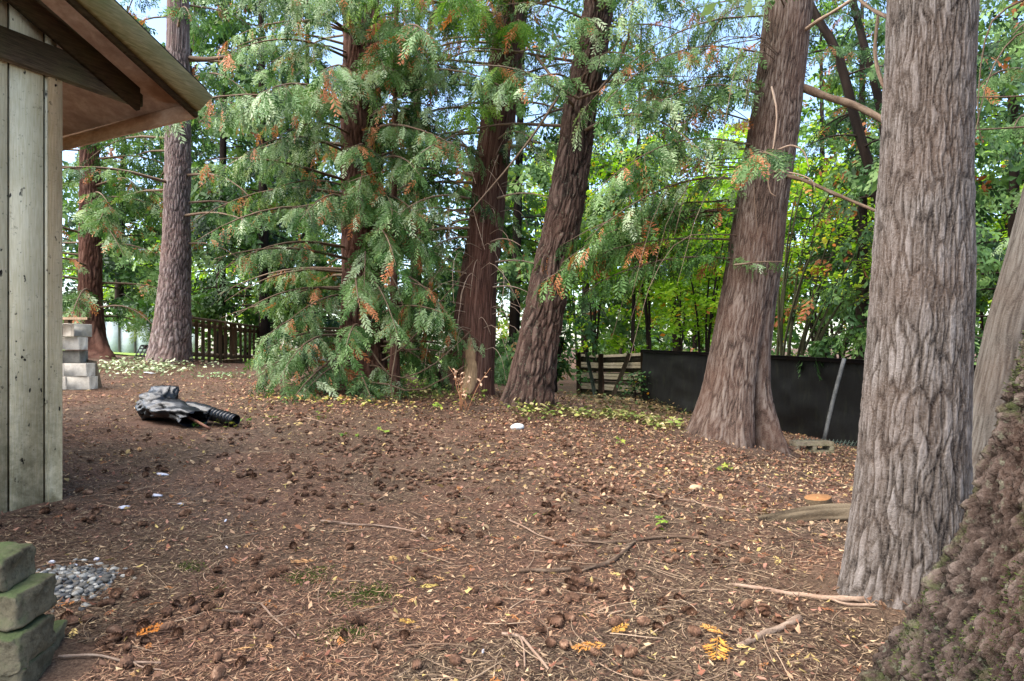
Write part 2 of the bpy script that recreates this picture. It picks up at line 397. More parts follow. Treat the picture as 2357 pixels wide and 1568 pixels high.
class Trunk:
    """axis and radius of a trunk read off the print at one depth, bark relief added as real displacement"""
    def __init__(s, Y, edges, top, dY=0.0, taper=.96):
        e = np.array(edges, float); cx = (e[:,1] + e[:,2]) / 2; rr = (e[:,2] - e[:,1]) / 2
        pts = np.array([P(a, b, Y) for a, b in zip(cx, e[:,0])]); r = rr * Y / F
        zs, X, R = list(pts[:,2]), list(pts[:,0]), list(r)
        dz = max(zs[-1] - zs[-2], .1); sx = (X[-1] - X[-2]) / dz
        while zs[-1] < top:
            zs.append(zs[-1] + 1.0); X.append(X[-1] + sx); R.append(R[-1] * taper)
        zs.insert(0, zs[0] - .35); X.insert(0, X[0]); R.insert(0, R[0] * 1.12)
        s.zs, s.X, s.R, s.Y, s.dY = np.array(zs), np.array(X), np.array(R), Y, dY
        s.base = np.array([X[1], Y, zs[1]]); s.top = zs[-1]
    def c(s, z): return np.array([np.interp(z, s.zs, s.X), s.Y + s.dY * max(0., z - s.zs[1]), z])
    def r(s, z): return float(np.interp(z, s.zs, s.R))
    def build(s, root, m, style, nth=110, dz=.028, amp=.014, cell=.045, zcell=.55, lobes=(), seed=1, zmax=None, twist=0., name='trunk', zfine=None, flat=False):
        z0 = s.zs[0]; z1 = min(s.top, zmax or s.top)
        hi = zfine if zfine else 7.2
        z = np.concatenate([np.arange(z0, min(hi, z1), dz), np.arange(min(hi, z1), z1 + .01, dz * 10)])
        X = smooth_interp(z, s.zs, s.X); R = smooth_interp(z, s.zs, s.R); Yc = s.Y + s.dY * np.maximum(0, z - s.zs[1])
        n1_ = int(nth * .72); face = math.atan2(-s.Y, -s.base[0])           # finer facets on the side that faces the yard
        th = np.concatenate([np.linspace(-1.62, 1.62, n1_, endpoint=False), np.linspace(1.62, 2*np.pi - 1.62, nth - n1_, endpoint=False)]) + face; th = np.mod(th, 2*np.pi); th.sort()
        TH, Z = np.meshgrid(th, z); RR = np.repeat(R[:, None], nth, 1)
        hgt = np.maximum(0, Z - s.zs[1])
        for (a, w_, am, hh) in lobes:                         # buttress roots: direction, angular width, size, height
            d = np.angle(np.exp(1j * (TH - a))); RR = RR + am * np.exp(-(d / w_)**2) * np.exp(-(hgt / hh)**1.3)
        RR = RR * (1 + .05 * vn(np.cos(TH)*1.3, np.sin(TH)*1.3, Z / .8, seed + 40))
        T2 = TH + twist * Z; r0 = float(np.median(R))
        qx, qy, qz = np.cos(T2) * r0 / cell, np.sin(T2) * r0 / cell, Z / zcell
        wp = (.7 if style != 'cedar' else .55) * vn(qx * .4, qy * .4, qz * 1.7, seed + 7)
        n2 = vn(qx * 2.3 + wp, qy * 2.3, qz * 2.6, seed + 1); n3 = fbm(qx * 3.7, qy * 3.7, qz * (6. if style == 'fir' else 3.), 3, seed + 2)
        e1, r1 = edge_cells(qx + wp, qy - wp, qz, seed)
        if style == 'crag':                                   # angular plates over deep cracks, flaking into smaller scales
            e0, r0_ = edge_cells(qx*.45 + wp*.6 + .25*n2, qy*.45 - wp*.6, qz*.40 + .2*n2, seed + 3); e2, r2 = edge_cells(qx*2.4 + wp + .5*n3, qy*2.4 - wp, qz*2.2 + .5*n3, seed + 5)
            h = -.04 + .52*np.clip(e0*3.2, 0, 1) + .12*r0_ + .14*np.clip(e1*5, 0, 1) + .13*r1 + .10*np.clip(e2*5, 0, 1) + .12*r2 + .20*n3
        elif style == 'fir':
            e2, r2 = edge_cells(qx*2.2 - wp + .3*n2, qy*2.2, qz*2.3, seed + 5)
            h = .10 + .52*np.clip(e1*4.0, 0, 1) + .13*r1 + .14*np.clip(e2*4., 0, 1) + .10*r2 + .10*n3 + .06*n2
        else:
            e2, r2 = edge_cells(qx * 2.3 - wp + .3*n3, qy * 2.3, qz * 2.6, seed + 5)
            h = .10 + .50*np.clip(e1*6.0, 0, 1) + .13*r1 + .20*np.clip(e2*5.0, 0, 1) + .12*r2 + .10*n3
        RR = RR + amp * (h - .75)
        V = np.stack([X[:, None] + RR * np.cos(TH), Yc[:, None] + RR * np.sin(TH), Z], -1).reshape(-1, 3)
        nz = len(z); I, J = np.meshgrid(np.arange(nz - 1), np.arange(nth), indexing='ij'); J2 = (J + 1) % nth
        q = np.stack([I*nth+J, I*nth+J2, (I+1)*nth+J2, (I+1)*nth+J], -1).reshape(-1, 4)
        o = part(name, root, V, [q], m, {'h': np.clip(h, 0, 1).ravel()}, not flat)
        s.grid = (z, th, V.reshape(nz, nth, 3)); return o

TR = {}
def tree_root(key, name, label, cat='tree', group='conifers standing in the yard'):
    t = TR[key]; return thing(name, t.base, label, cat, group)

TR['cedar_far_left'] = Trunk(14.0, [(822,165,255),(780,180,240),(700,184,234),(500,186,230),(320,188,226)], 12)
TR['fir_left'] = Trunk(12.5, [(840,342,440),(800,352,437),(740,360,437),(640,370,436),(500,378,436),(300,383,436),(150,385,435),(0,386,433)], 13)
TR['cedar_mid'] = Trunk(10.5, [(893,770,900),(840,780,890),(700,786,884),(500,786,884),(300,786,880),(0,792,872)], 11)
TR['cedar_pair'] = Trunk(10.0, [(912,1046,1140),(870,1056,1138),(800,1062,1140),(700,1068,1142),(600,1076,1146),(500,1082,1152),(400,1090,1160),(200,1118,1184),(0,1146,1208)], 11)
TR['cedar_pair_b'] = Trunk(10.3, [(890,1012,1110),(820,1030,1115),(740,1044,1122),(600,1066,1150),(400,1096,1170),(200,1125,1195),(0,1156,1218)], 10)
TR['fir_lean'] = Trunk(9.0, [(946,1148,1278),(900,1164,1275),(830,1180,1282),(720,1204,1300),(600,1232,1322),(480,1256,1345),(360,1278,1360),(240,1298,1378),(120,1322,1398),(0,1346,1418)], 9)
TR['cedar_right'] = Trunk(7.8, [(1035,1596,1772),(980,1602,1768),(900,1622,1764),(800,1640,1770),(700,1658,1782),(600,1676,1794),(500,1690,1806),(400,1708,1820),(200,1742,1846),(0,1766,1870)], 9)
TR['cedar_near'] = Trunk(3.13, [(1385,1956,2212),(1300,1966,2212),(1200,1976,2213),(1100,1986,2214),(1000,1993,2214),(800,2009,2217),(600,2022,2219),(400,2036,2222),(200,2048,2228),(0,2057,2234)], 7)
TR['cedar_lean_right'] = Trunk(4.3, [(1205,2196,2350),(1150,2204,2338),(1074,2212,2338),(900,2246,2360),(750,2280,2388),(570,2330,2428),(400,2372,2462),(200,2420,2500)], 7)
TR['fir_near'] = Trunk(1.75, [(1828,2185,3095),(1540,2240,3040),(1400,2282,2998),(1280,2318,2962),(1120,2352,2928),(960,2382,2898),(850,2402,2878),(720,2440,2840),(400,2520,2760),(0,2560,2720)], 6)
TR['slim'] = Trunk(9.6, [(895,895,922),(800,897,919),(700,898,916),(500,900,914),(300,903,915)], 6)

roots = {}; TRK = {}
def bt(key, name, label, m, style, **kw):
    roots[key] = r = tree_root(key, name, label); TRK[key] = TR[key].build(r, M[m], style, **kw); return r
bt('cedar_near', 'cedar_tree', 'straight grey ridged cedar trunk rising through the frame in the right foreground', 'cedar_near', 'cedar', nth=240, dz=.014, amp=.017, cell=.028, zcell=.26,
   lobes=[(math.radians(195), .5, .10, .28), (math.radians(250), .45, .05, .3), (math.radians(330), .5, .05, .25)], seed=3, zfine=3.3)
bt('fir_near', 'fir_tree', 'huge mossy rough-barked fir base at the right edge, nearest the camera', 'fir_near', 'crag', nth=390, dz=.0125, amp=.055, cell=.019, zcell=.075, flat=True,
   lobes=[(math.radians(150), .40, .26, .36), (math.radians(192), .33, .28, .36), (math.radians(228), .3, .28, .36), (math.radians(265), .35, .22, .4)], seed=8, zfine=1.9)
bt('cedar_lean_right', 'cedar_tree', 'smooth grey-brown trunk leaning right between the near cedar and the mossy fir', 'smooth_cedar', 'cedar', nth=130, dz=.022, amp=.008, cell=.026, zcell=.6, seed=5, lobes=[(math.radians(200), .5, .08, .3)])
bt('cedar_right', 'cedar_tree', 'leaning reddish cedar with flared split base in front of the black fence', 'cedar', 'cedar', nth=180, dz=.022, amp=.018, cell=.036, zcell=.42,
   lobes=[(math.radians(188), .40, .27, .40), (math.radians(225), .25, .13, .36), (math.radians(262), .28, .15, .4), (math.radians(322), .24, .25, .55), (math.radians(297), .13, -.26, .8)], seed=11, twist=.06)
bt('fir_lean', 'fir_tree', 'dark furrowed fir trunk leaning right at the centre of the yard', 'fir', 'fir', nth=140, dz=.024, amp=.055, cell=.065, zcell=.42, lobes=[(math.radians(200), .5, .07, .35), (math.radians(320), .4, .05, .3)], seed=14)
r = bt('cedar_pair', 'cedar_tree', 'red-brown twin-stemmed cedar with a pale bare patch at its foot', 'cedar_red', 'cedar', nth=140, dz=.03, amp=.020, cell=.045, zcell=1.0, lobes=[(math.radians(250), .4, .06, .4)], seed=17)
TR['cedar_pair_b'].build(r, M['cedar_red'], 'cedar', nth=90, dz=.035, amp=.03, cell=.06, zcell=.5, lobes=[(math.radians(190), .4, .14, .5)], seed=19)
bt('cedar_mid', 'cedar_tree', 'drooping cedar with silvery green and rusty sprays reaching the ground, centre left', 'cedar_red', 'fir', nth=110, dz=.035, amp=.04, cell=.07, zcell=.4, lobes=[(math.radians(200), .5, .08, .5), (math.radians(330), .5, .08, .5)], seed=21)
bt('fir_left', 'fir_tree', 'straight grey fir trunk standing at the end of the picket fence', 'fir_grey', 'fir', nth=130, dz=.028, amp=.032, cell=.052, zcell=.26, lobes=[(math.radians(200), .5, .06, .5), (math.radians(300), .5, .08, .4)], seed=23)
bt('cedar_far_left', 'cedar_tree', 'dark shaggy cedar beside the concrete block pile, seen next to the shed wall', 'cedar_red', 'fir', nth=80, dz=.045, amp=.04, cell=.08, zcell=.4, lobes=[(math.radians(330), .4, .42, .35), (math.radians(200), .5, .2, .3)], seed=25)
bt('slim', 'cedar_sapling', 'thin dark cedar stem right beside the drooping cedar trunk', 'cedar_red', 'cedar', nth=40, dz=.06, amp=.008, cell=.03, zcell=.5, seed=27)

# bare wood showing where the bark has come off the twin cedar
t = TR['cedar_pair']; z, th, G = t.grid
zi = np.where((z > P(0, 902, 10.)[2]) & (z < P(0, 775, 10.)[2]))[0]; ti = np.where((th > math.radians(222)) & (th < math.radians(282)))[0]
zz = (z[zi] - z[zi[0]]) / (z[zi[-1]] - z[zi[0]])
cen = math.radians(249) + .10 * np.sin(zz * 5); wid = .33 * np.sqrt(np.clip(1 - np.abs(zz * 2 - .8) ** 2.2 / 1.5, .02, 1)) * (1 + .25 * vn(zz * 7, 0, 0, 3))
uu = np.linspace(-1, 1, 13); A = cen[:, None] + wid[:, None] * uu[None]
cxy = np.stack([smooth_interp(z, t.zs, t.X)[zi], np.full(len(zi), t.Y)], -1); Rz = smooth_interp(z, t.zs, t.R)[zi]
Rr = Rz[:, None] + .07 * np.exp(-(np.maximum(0, z[zi] - t.zs[1]) / .4)**1.3)[:, None] * np.exp(-((A - math.radians(250)) / .4)**2) + .022 - .02 * np.abs(uu[None])**3 + .006 * vn(A * 14, z[zi][:, None] * 3, 0, 6)
V = np.stack([cxy[:, 0:1] + Rr * np.cos(A), cxy[:, 1:2] + Rr * np.sin(A), np.repeat(z[zi][:, None], 13, 1)], -1).reshape(-1, 3)
I, J = np.meshgrid(np.arange(len(zi) - 1), np.arange(12), indexing='ij'); q = np.stack([I*13+J, I*13+J+1, (I+1)*13+J+1, (I+1)*13+J], -1).reshape(-1, 4)
M['bare_wood'] = m_wood('bare_wood', lin(118, 92, 66), lin(178, 150, 116), (20, 20, 1.5), stain=lin(92, 66, 50), sfac=.6)
o = part('bare_patch', roots['cedar_pair'], V, [q], M['bare_wood'], None, True); o.parent = TRK['cedar_pair']; o['label'] = 'pale bare wood where bark is missing'

# ------------------------------------------------------------------ shed
u = np.array([.447, .894, 0]); n = np.array([.894, -.447, 0]); k = np.array([0, 0, 1.])
C = P(131, 1150, 4.2)
def W(s_, b_, z_): return C + u * s_ + n * b_ + k * (z_ - C[2])
shed = thing('shed', W(0, 0, C[2]), 'weathered cream grooved-board shed corner with overhanging gable roof at the left edge', 'shed')
def m_wall():
    t = NT('cream_siding'); v = t.coord((60, 60, 4)); v1 = t.coord()
    g_ = t.noise(v, 2.0, 4, .6); n1 = t.noise(v1, 1.6, 4, .6); n2 = t.noise(v1, 30, 4, .75); n3 = t.noise(t.coord((1, 1, .55)), 26, 2, .5); n4 = t.noise(v1, 7, 5, .75)
    c = t.ramp(g_, [(.3, lin(204, 188, 150)), (.7, lin(230, 217, 186))])
    c = t.mix(t.math('MULTIPLY', t.fac(n1, .48, .7), .45), c, lin(160, 150, 118))
    tc = t.n('TexCoord'); sx = t.n('SeparateXYZ'); t.l(tc.outputs['Object'], sx.inputs[0])
    low = t.n('MapRange'); t.l(sx.outputs[2], low.inputs[0]); low.inputs[1].default_value = 1.3; low.inputs[2].default_value = 0.0
    alg = t.math('MULTIPLY', t.math('MULTIPLY', low.outputs[0], t.fac(n4, .34, .62)), .8)
    c = t.mix(alg, c, lin(94, 86, 56))
    dirt = t.math('MULTIPLY', t.fac(n2, .60, .70), .55); c = t.mix(dirt, c, lin(84, 70, 52))
    spot = t.math('MULTIPLY', t.fac(n3, .67, .70), t.fac(n4, .46, .56)); c = t.mix(spot, c, lin(30, 26, 22))
    return t.done(t.bsdf(c, .85, .2, t.bump(t.math('ADD', g_, t.noise(t.coord((3, 3, 90)), 3, 3, .6)), .5, .005)))
M['wall'] = m_wall()
M['beam'] = m_wood('dark_beam', lin(34, 28, 20), lin(84, 70, 52), (3, 3, 40), stain=lin(74, 78, 44), sfac=.35)
M['barge'] = m_wood('green_barge', lin(112, 102, 66), lin(166, 152, 112), (3, 3, 30), stain=lin(104, 106, 60), sfac=.6)
M['soffit'] = m_wood('brown_soffit', lin(176, 140, 112), lin(214, 182, 152), (4, 4, 10), stain=lin(128, 92, 70), sfac=.5, bs=.2)
M['shingle'] = m_two('dark_shingle', lin(36, 34, 32), lin(70, 66, 60), 30)
zf = C[2] - .25; ztop = 3.045; pitch = .49; ridge_s = -3.0
def bx(name, s0, s1, b0, b1, z0, z1, m, parent=None, bev=0.0, label=None):
    c_ = W((s0+s1)/2, (b0+b1)/2, (z0+z1)/2); V, f = box(c_, u, n, k, (s1-s0)/2, (b1-b0)/2, (z1-z0)/2, bev)
    o = part(name, shed, V, f, m)
    if label: o['label'] = label
    return o
rz = lambda s_: 3.405 - pitch * s_                    # underside of the roof over position s along the gable
# siding panels of the gable wall between the battens, each its own sheet, going up under the rafters
bats = [-.075] + [-.075 - .203*q_ for q_ in range(1, 16)]
prev = -.002; boards_ = []
for i, b_ in enumerate(bats):
    s0, s1 = b_ + .007, prev - .007 if i else prev; prev = b_
    V = np.array([W(s0, 0, zf), W(s1, 0, zf), W(s1, 0, rz(s1) + .02), W(s0, 0, rz(s0) + .02), W(s0, -.02, zf), W(s1, -.02, zf), W(s1, -.02, rz(s1) + .02), W(s0, -.02, rz(s0) + .02)])
    boards_.append(part('siding_board', shed, V, [np.array([[0,1,2,3],[4,7,6,5],[0,4,5,1],[3,2,6,7],[1,5,6,2],[0,3,7,4]])], M['wall']))
V = np.array([W(s_, b_, z_) for s_, z_ in ((-3.1, zf), (-.004, zf), (-.004, rz(-.004) + .02), (-3.1, rz(-3.1) + .02)) for b_ in (-.05, -.021)])
wall_ = part('wall', shed, V, [np.array([[1,3,5,7],[0,6,4,2],[0,2,3,1],[2,4,5,3],[4,6,7,5],[6,0,1,7]])], M['beam'])
for o in boards_: o.parent = wall_
bx('corner_board', -.060, .024, .0015, .024, zf, ztop - .002, M['wall'], bev=.004)
bx('corner_board', .0, .026, -.11, .0005, zf, ztop - .002, M['wall'], bev=.004)
bx('side_wall', -.06, -.003, -5.0, -.112, zf, 3.38, M['wall'])
bx('back_wall', -6, -.062, -5.0, -4.94, zf, 3.38, M['wall'])
bx('beam', -6.0, .555, .003, .062, ztop, ztop + .195, M['beam'], bev=.004, label='dark horizontal beam under the gable')
def sloped(name, s0, s1, b0, b1, d0, d1, m, label=None, cut=0.):
    """a board following the roof pitch, d measured from the underside line"""
    V = np.array([W(s_ + e_*cut*d_, b_, rz(s_ + e_*cut*d_) + d_) for s_, e_ in ((s0, 0), (s1, 1)) for b_ in (b0, b1) for d_ in (d0, d1)])
    o = part(name, shed, V, [np.array([[0,1,3,2],[4,6,7,5],[0,4,5,1],[2,3,7,6],[0,2,6,4],[1,5,7,3]])], m)
    if label: o['label'] = label
    return o
EAVE = .72; RAKE = .48
sloped('rafter', ridge_s, .50, .0645, .112, -.165, -.004, M['beam'], 'dark rafter along the gable wall')
sloped('soffit', ridge_s, EAVE - .03, -5.0, RAKE - .045, -.002, .016, M['soffit'])
deck_ = sloped('roof_deck', ridge_s - .05, EAVE, -5.0, RAKE - .002, .018, .10, M['shingle'])
sloped('shingle_edge', ridge_s - .05, EAVE + .03, -5.0, RAKE + .035, .114, .128, M['shingle']).parent = deck_
barge_ = sloped('barge_board', ridge_s, EAVE + .012, RAKE, RAKE + .04, -.085, .112, M['barge'], 'green stained barge board on the roof edge', cut=.55)
sloped('barge_trim', ridge_s, EAVE - .02, RAKE - .038, RAKE - .002, -.115, -.004, M['beam']).parent = barge_
bx('fascia', EAVE - .028, EAVE - .001, -5.0, RAKE - .04, rz(EAVE) - .10, rz(EAVE) + .014, M['soffit'])
# far slope of the roof
Vr = np.array([W(ridge_s * 2 - s_, b_, rz(s_) + d_) for s_ in (ridge_s - .05, EAVE) for b_ in (-5.0, RAKE) for d_ in (.02, .118)])
part('roof_slope', shed, Vr, [np.array([[0,1,3,2],[4,6,7,5],[0,4,5,1],[2,3,7,6],[0,2,6,4],[1,5,7,3]])], M['shingle'])

# ------------------------------------------------------------------ picket fence at the left
M['picket'] = m_wood('fence_wood', lin(74, 60, 48), lin(134, 112, 90), (14, 14, 1.5), stain=lin(70, 72, 52), sfac=.4)
A = P(428, 838, 13.0); B = P(640, 838, 18.6)
A[2] = g1(A[0], A[1]); B[2] = g1(B[0], B[1])
fd = B - A; L = np.linalg.norm(fd[:2]); fu = np.array([fd[0]/L, fd[1]/L, 0]); fn = np.array([fu[1], -fu[0], 0])
pf = thing('picket_fence', A, 'low brown wooden fence of upright slats beside the straight grey fir', 'fence')
topz = lambda s_: 1.25 + (HY - np.interp(s_, [0, L], [727, 757])) * np.interp(s_, [0, L], [13.0, 18.6]) / F
npk = 19; gap = L / npk
for i in range(npk):
    s_ = .18 + i * gap
    if s_ > L: break
    p = A + fu * s_; z0 = g1(p[0], p[1]) - .05; z1 = topz(s_) - .07 + RS.uniform(-.01, .01)
    wd = .062 if i not in (0, 4, 9, 14) else .05
    V, f = box([p[0], p[1], (z0+z1)/2], fu, fn, k, wd + RS.uniform(-.006, .006), .013, (z1-z0)/2, .003)
    ang = RS.normal(0, .012); V[:, :2] += fu[None, :2] * ((V[:, 2:3] - z0) * ang)
    part('picket', pf, V, f, M['picket'])
for s0 in (.02, L * .47, L - .05):
    p = A + fu * s0 - fn * .09; z0 = g1(p[0], p[1]) - .1; z1 = topz(s0) - .03
    V, f = box([p[0], p[1], (z0+z1)/2], fu, fn, k, .05, .05, (z1-z0)/2, .004); part('post', pf, V, f, M['picket'])
Vt = np.array([[*(A + fu*s_ + fn*d_)[:2], topz(s_) + h_] for s_ in (-.12, L) for d_ in (-.12, .04) for h_ in (-.04, 0)])
bf = [np.array([[0,1,3,2],[4,6,7,5],[0,4,5,1],[2,3,7,6],[0,2,6,4],[1,5,7,3]])]
part('cap_rail', pf, Vt, bf, M['picket'])
Vt = np.array([[*(A + fu*s_ + fn*d_)[:2], topz(s_) + h_] for s_ in (0., L) for d_ in (-.075, -.035) for h_ in (-.20, -.11)])
part('rail', pf, Vt, bf, M['picket'])
Vt = np.array([[*(A + fu*s_ + fn*d_)[:2], g1(*(A + fu*s_)[:2]) + h_] for s_ in (0., L) for d_ in (-.075, -.035) for h_ in (.10, .19)])
part('rail', pf, Vt, bf, M['picket'])
# old timber lying at the foot of the fence
p = A + fu * 1.75 + fn * .25; V, f = box([p[0], p[1], g1(p[0], p[1]) + .05], fu, fn, k, .42, .07, .06, .012)
single('timber', V, f, M['picket'], 'short dark timber lying at the foot of the picket fence', 'timber')

# ------------------------------------------------------------------ board fence + black fence at the right
M['board'] = m_wood('fence_board', lin(36, 33, 25), lin(66, 60, 46), (6, 6, 3), stain=lin(60, 70, 42), sfac=.4)
M['rail'] = m_wood('fence_rail', lin(104, 94, 74), lin(150, 138, 114), (5, 5, 20), stain=lin(88, 96, 62), sfac=.4)
M['dpost'] = m_wood('fence_post', lin(46, 38, 30), lin(92, 80, 64), (12, 12, 2), stain=lin(70, 76, 48), sfac=.3)
M['gpost'] = m_wood('fence_post_green', lin(64, 76, 66), lin(104, 116, 102), (12, 12, 2))
def m_black():
    t = NT('black_sheeting'); v = t.coord(); n1 = t.noise(v, 1.5, 5, .65); n2 = t.noise(t.coord((3, 3, .6)), 4, 4, .6)
    c = t.ramp(n1, [(.3, lin(11, 11, 11)), (.7, lin(24, 24, 22))]); c = t.mix(t.math('MULTIPLY', t.fac(n2, .52, .72), .7), c, lin(36, 38, 27))
    return t.done(t.bsdf(c, .6, .25, t.bump(n1, .4, .03)))
M['black'] = m_black()
bfence = thing('board_fence', P(1330, 913, 16.5), 'old wooden fence of wide boards with double rails and slanting braces behind the leaning fir', 'fence')
def quadbeam(p0, p1, side, w_, d_):
    """beam from p0 to p1, half width w_ across, half depth d_ along side"""
    p0, p1 = np.asarray(p0, float), np.asarray(p1, float); a = unit(p1 - p0); s_ = unit(side); c_ = unit(np.cross(a, s_))
    return box((p0 + p1) / 2, a, c_, s_, np.linalg.norm(p1 - p0) / 2, w_, d_, min(w_, d_) * .15)
cols = [(1332, 16.5, 814, 914), (1383, 16.0, 817, 917), (1480, 15.2, 812, 928)]
for a_, b_ in zip(cols[:-1], cols[1:]):
    x0, y0, t0, g0 = a_; x1, y1, t1, g1_ = b_
    tl, bl, tr, br = P(x0, t0, y0), P(x0, g0, y0), P(x1, t1, y1), P(x1, g1_, y1)
    if x0 == 1383: tm = 826
    nrm = unit(np.cross(tr - tl, k)); nrm = nrm if nrm[1] < 0 else -nrm
    for j in range(5):                                    # wide boards
        f0, f1 = j / 5 + .006, (j + 1) / 5 - .006
        q0, q1, q2, q3 = bl + (tl - bl)*f0, br + (tr - br)*f0, br + (tr - br)*f1, bl + (tl - bl)*f1
        V = np.array([q0, q1, q2, q3, q0 - nrm*.025, q1 - nrm*.025, q2 - nrm*.025, q3 - nrm*.025])
        part('board', bfence, V, [np.array([[0,1,2,3],[4,7,6,5],[0,4,5,1],[3,2,6,7],[1,5,6,2],[0,3,7,4]])], M['board'])
    for j, fr in enumerate((.045, .235, .30, .475, .54, .72, .785, .965)):
        V, f = quadbeam(bl + (tl - bl)*fr + nrm*.022, br + (tr - br)*fr + nrm*.022, nrm, .034, .02); part('rail', bfence, V, f, M['rail'])
for (x_, y_, t_, g_), w_ in zip(cols, (.055, .06, .05)):
    p0, p1 = P(x_, g_ + 4, y_ - .07), P(x_, t_ - 3, y_ - .07); V, f = quadbeam(p0, p1, (0, 1, 0), w_, .05); part('post', bfence, V, f, M['dpost'])
V, f = quadbeam(P(1370, 912, 15.8), P(1350, 812, 16.1), (0, 1, 0), .045, .025); part('brace', bfence, V, f, M['gpost'])
V, f = quadbeam(P(1408, 920, 15.2), P(1449, 814, 15.35), (0, 1, 0), .05, .03); part('brace', bfence, V, f, M['dpost'])
V, f = quadbeam(P(1389, 903, 15.87), P(1388, 862, 15.87), (0, 1, 0), .02, .012); part('spacer', bfence, V, f, M['twig_pale'])

S0, S1 = np.array([3.06, 14.7]), np.array([3.06 + 1.76 * 1.72, 14.7 - 5.6 * 1.72]); sdv = (S1 - S0) / 1.72
blk = thing('black_fence', (S0[0], S0[1], g1(*S0)), 'long low fence clad in black sheeting behind the flared cedar', 'fence')
ts = [0, .40, .82, 1.24, 1.72]; su = unit(np.append(sdv, 0)); sn = np.array([su[1], -su[0], 0]); sn = sn if sn[0] < 0 else -sn
tz = lambda t_: np.interp(t_, [0, 1, 1.307, 1.72], [1.17, 1.06, 1.01, .97])
for a_, b_ in zip(ts[:-1], ts[1:]):
    nn, mm = 26, 14; T_, H_ = np.meshgrid(np.linspace(a_, b_ + .0004, nn), np.linspace(0, 1, mm), indexing='ij')
    XY = S0[None, None] + sdv[None, None] * T_[..., None]; zb = gz(XY[..., 0], XY[..., 1]) - .06
    Z_ = zb + (tz(T_) + .012 * np.sin((T_ - a_) / (b_ - a_) * np.pi * 2) - zb) * H_
    off = .05 * vn(T_ * 6, H_ * 2.2, 0, 5) + .02 * vn(T_ * 20, H_ * 7, 0, 6)
    V = np.concatenate([XY, Z_[..., None]], -1) + sn[None, None] * off[..., None]
    V2 = V - sn * .012
    I, J = np.meshgrid(np.arange(nn - 1), np.arange(mm - 1), indexing='ij'); q = np.stack([I*mm+J, (I+1)*mm+J, (I+1)*mm+J+1, I*mm+J+1], -1).reshape(-1, 4)
    part('panel', blk, np.vstack([V.reshape(-1, 3), V2.reshape(-1, 3)]), [np.vstack([q, q[:, ::-1] + nn*mm])], M['black'], None, True)
    p0, p1 = np.append(S0 + sdv*a_, tz(a_) + .005) + sn*.02, np.append(S0 + sdv*b_, tz(b_) + .005) + sn*.02
    V, f = quadbeam(p0, p1, k, .035, .03); part('top_rail', blk, V, f, M['dark_bark'])
for t_ in ts[:-1]:
    p = S0 + sdv * t_ ; V, f = quadbeam([*p, g1(*p) - .1] - sn*.16, [*p, tz(t_) + .0] - sn*.16, sn, .045, .045); part('post', blk, V, f, M['dpost'])
M['greypipe'] = m_two('grey_metal', lin(66, 66, 64), lin(100, 98, 94), 12, .5)
V, f = tubes(curve([P(1897, 1012, 8.55), P(1918, 920, 8.72), P(1943, 826, 8.86)], 8)[None], np.full((1, 8), .027), 12)
single('fence_pole', V, f, M['greypipe'], 'grey round pole leaning against the black fence', 'pole', smooth=True)
# ------------------------------------------------------------------ foliage
def frond(n, width=.40, pw=.05, bend=.18, seed=0, sub=False):
    """fern-like flat cedar spray, axis +Y length 1, width X, normal Z"""
    r = np.random.default_rng(seed); V = []; T = []
    def zb(y): return -bend * y * y
    V += [(-.006, 0, 0), (.006, 0, 0), (0, .98, zb(.98))]; T.append([0, 1, 2])
    for i in range(n):
        t_ = .06 + .90 * i / (n - 1)
        for sgn in (-1, 1):
            tt = min(.97, max(.03, t_ + (.035 if sgn > 0 else -.03) + r.uniform(-.03, .03)))
            if r.random() < .10: continue
            l = width * (math.sin(math.pi * min(1, tt * .80 + .17)) ** .75) * r.uniform(.55, 1.15)
            a = math.radians(r.uniform(28, 58)); dx, dy = sgn * math.sin(a), math.cos(a)
            dr = r.uniform(.0, .45)
            b0 = len(V); wv = pw * (.75 + .5 * l / width)
            p0 = (0, tt, zb(tt)); p1 = (dx*l*.5 - dy*wv*.5*sgn, tt + dy*l*.5 + sgn*dx*wv*.5, zb(tt) - dr*l*.25)
            p2 = (dx*l*.55 + dy*wv*.5*sgn, tt + dy*l*.55 - sgn*dx*wv*.5, zb(tt) - dr*l*.3); p3 = (dx*l, tt + dy*l, zb(tt) - dr*l)
            V += [p0, p1, p3, p2]; T += [[b0, b0+1, b0+2], [b0, b0+2, b0+3]]
            if sub and l > width * .5:
                for q in (.42, .68):
                    for s2 in (-1, 1):
                        bx_, by_ = dx*l*q, tt + dy*l*q; a2 = a + s2 * .75; ll = l * .30
                        ex, ey = sgn*math.sin(a2)*ll, math.cos(a2)*ll; b1 = len(V); zq = zb(tt) - dr*l*q
                        V += [(bx_, by_, zq), (bx_+ex*.6-ey*.016/ll*.5, by_+ey*.6+ex*.016/ll*.5, zq-.02), (bx_+ex, by_+ey, zq-.03), (bx_+ex*.6+ey*.016/ll*.5, by_+ey*.6-ex*.016/ll*.5, zq-.02)]
                        T += [[b1, b1+1, b1+2], [b1, b1+2, b1+3]]
    return np.array(V), [np.array(T)]
FR_HI = [frond(7, .36, .075, .25, s_) for s_ in (1, 2, 3)]
FR_MID = [frond(6, .34, .085, .2, s_) for s_ in (4, 5, 6)]
FR_LO = [frond(4, .40, .15, .2, s_) for s_ in (7, 8, 9)]

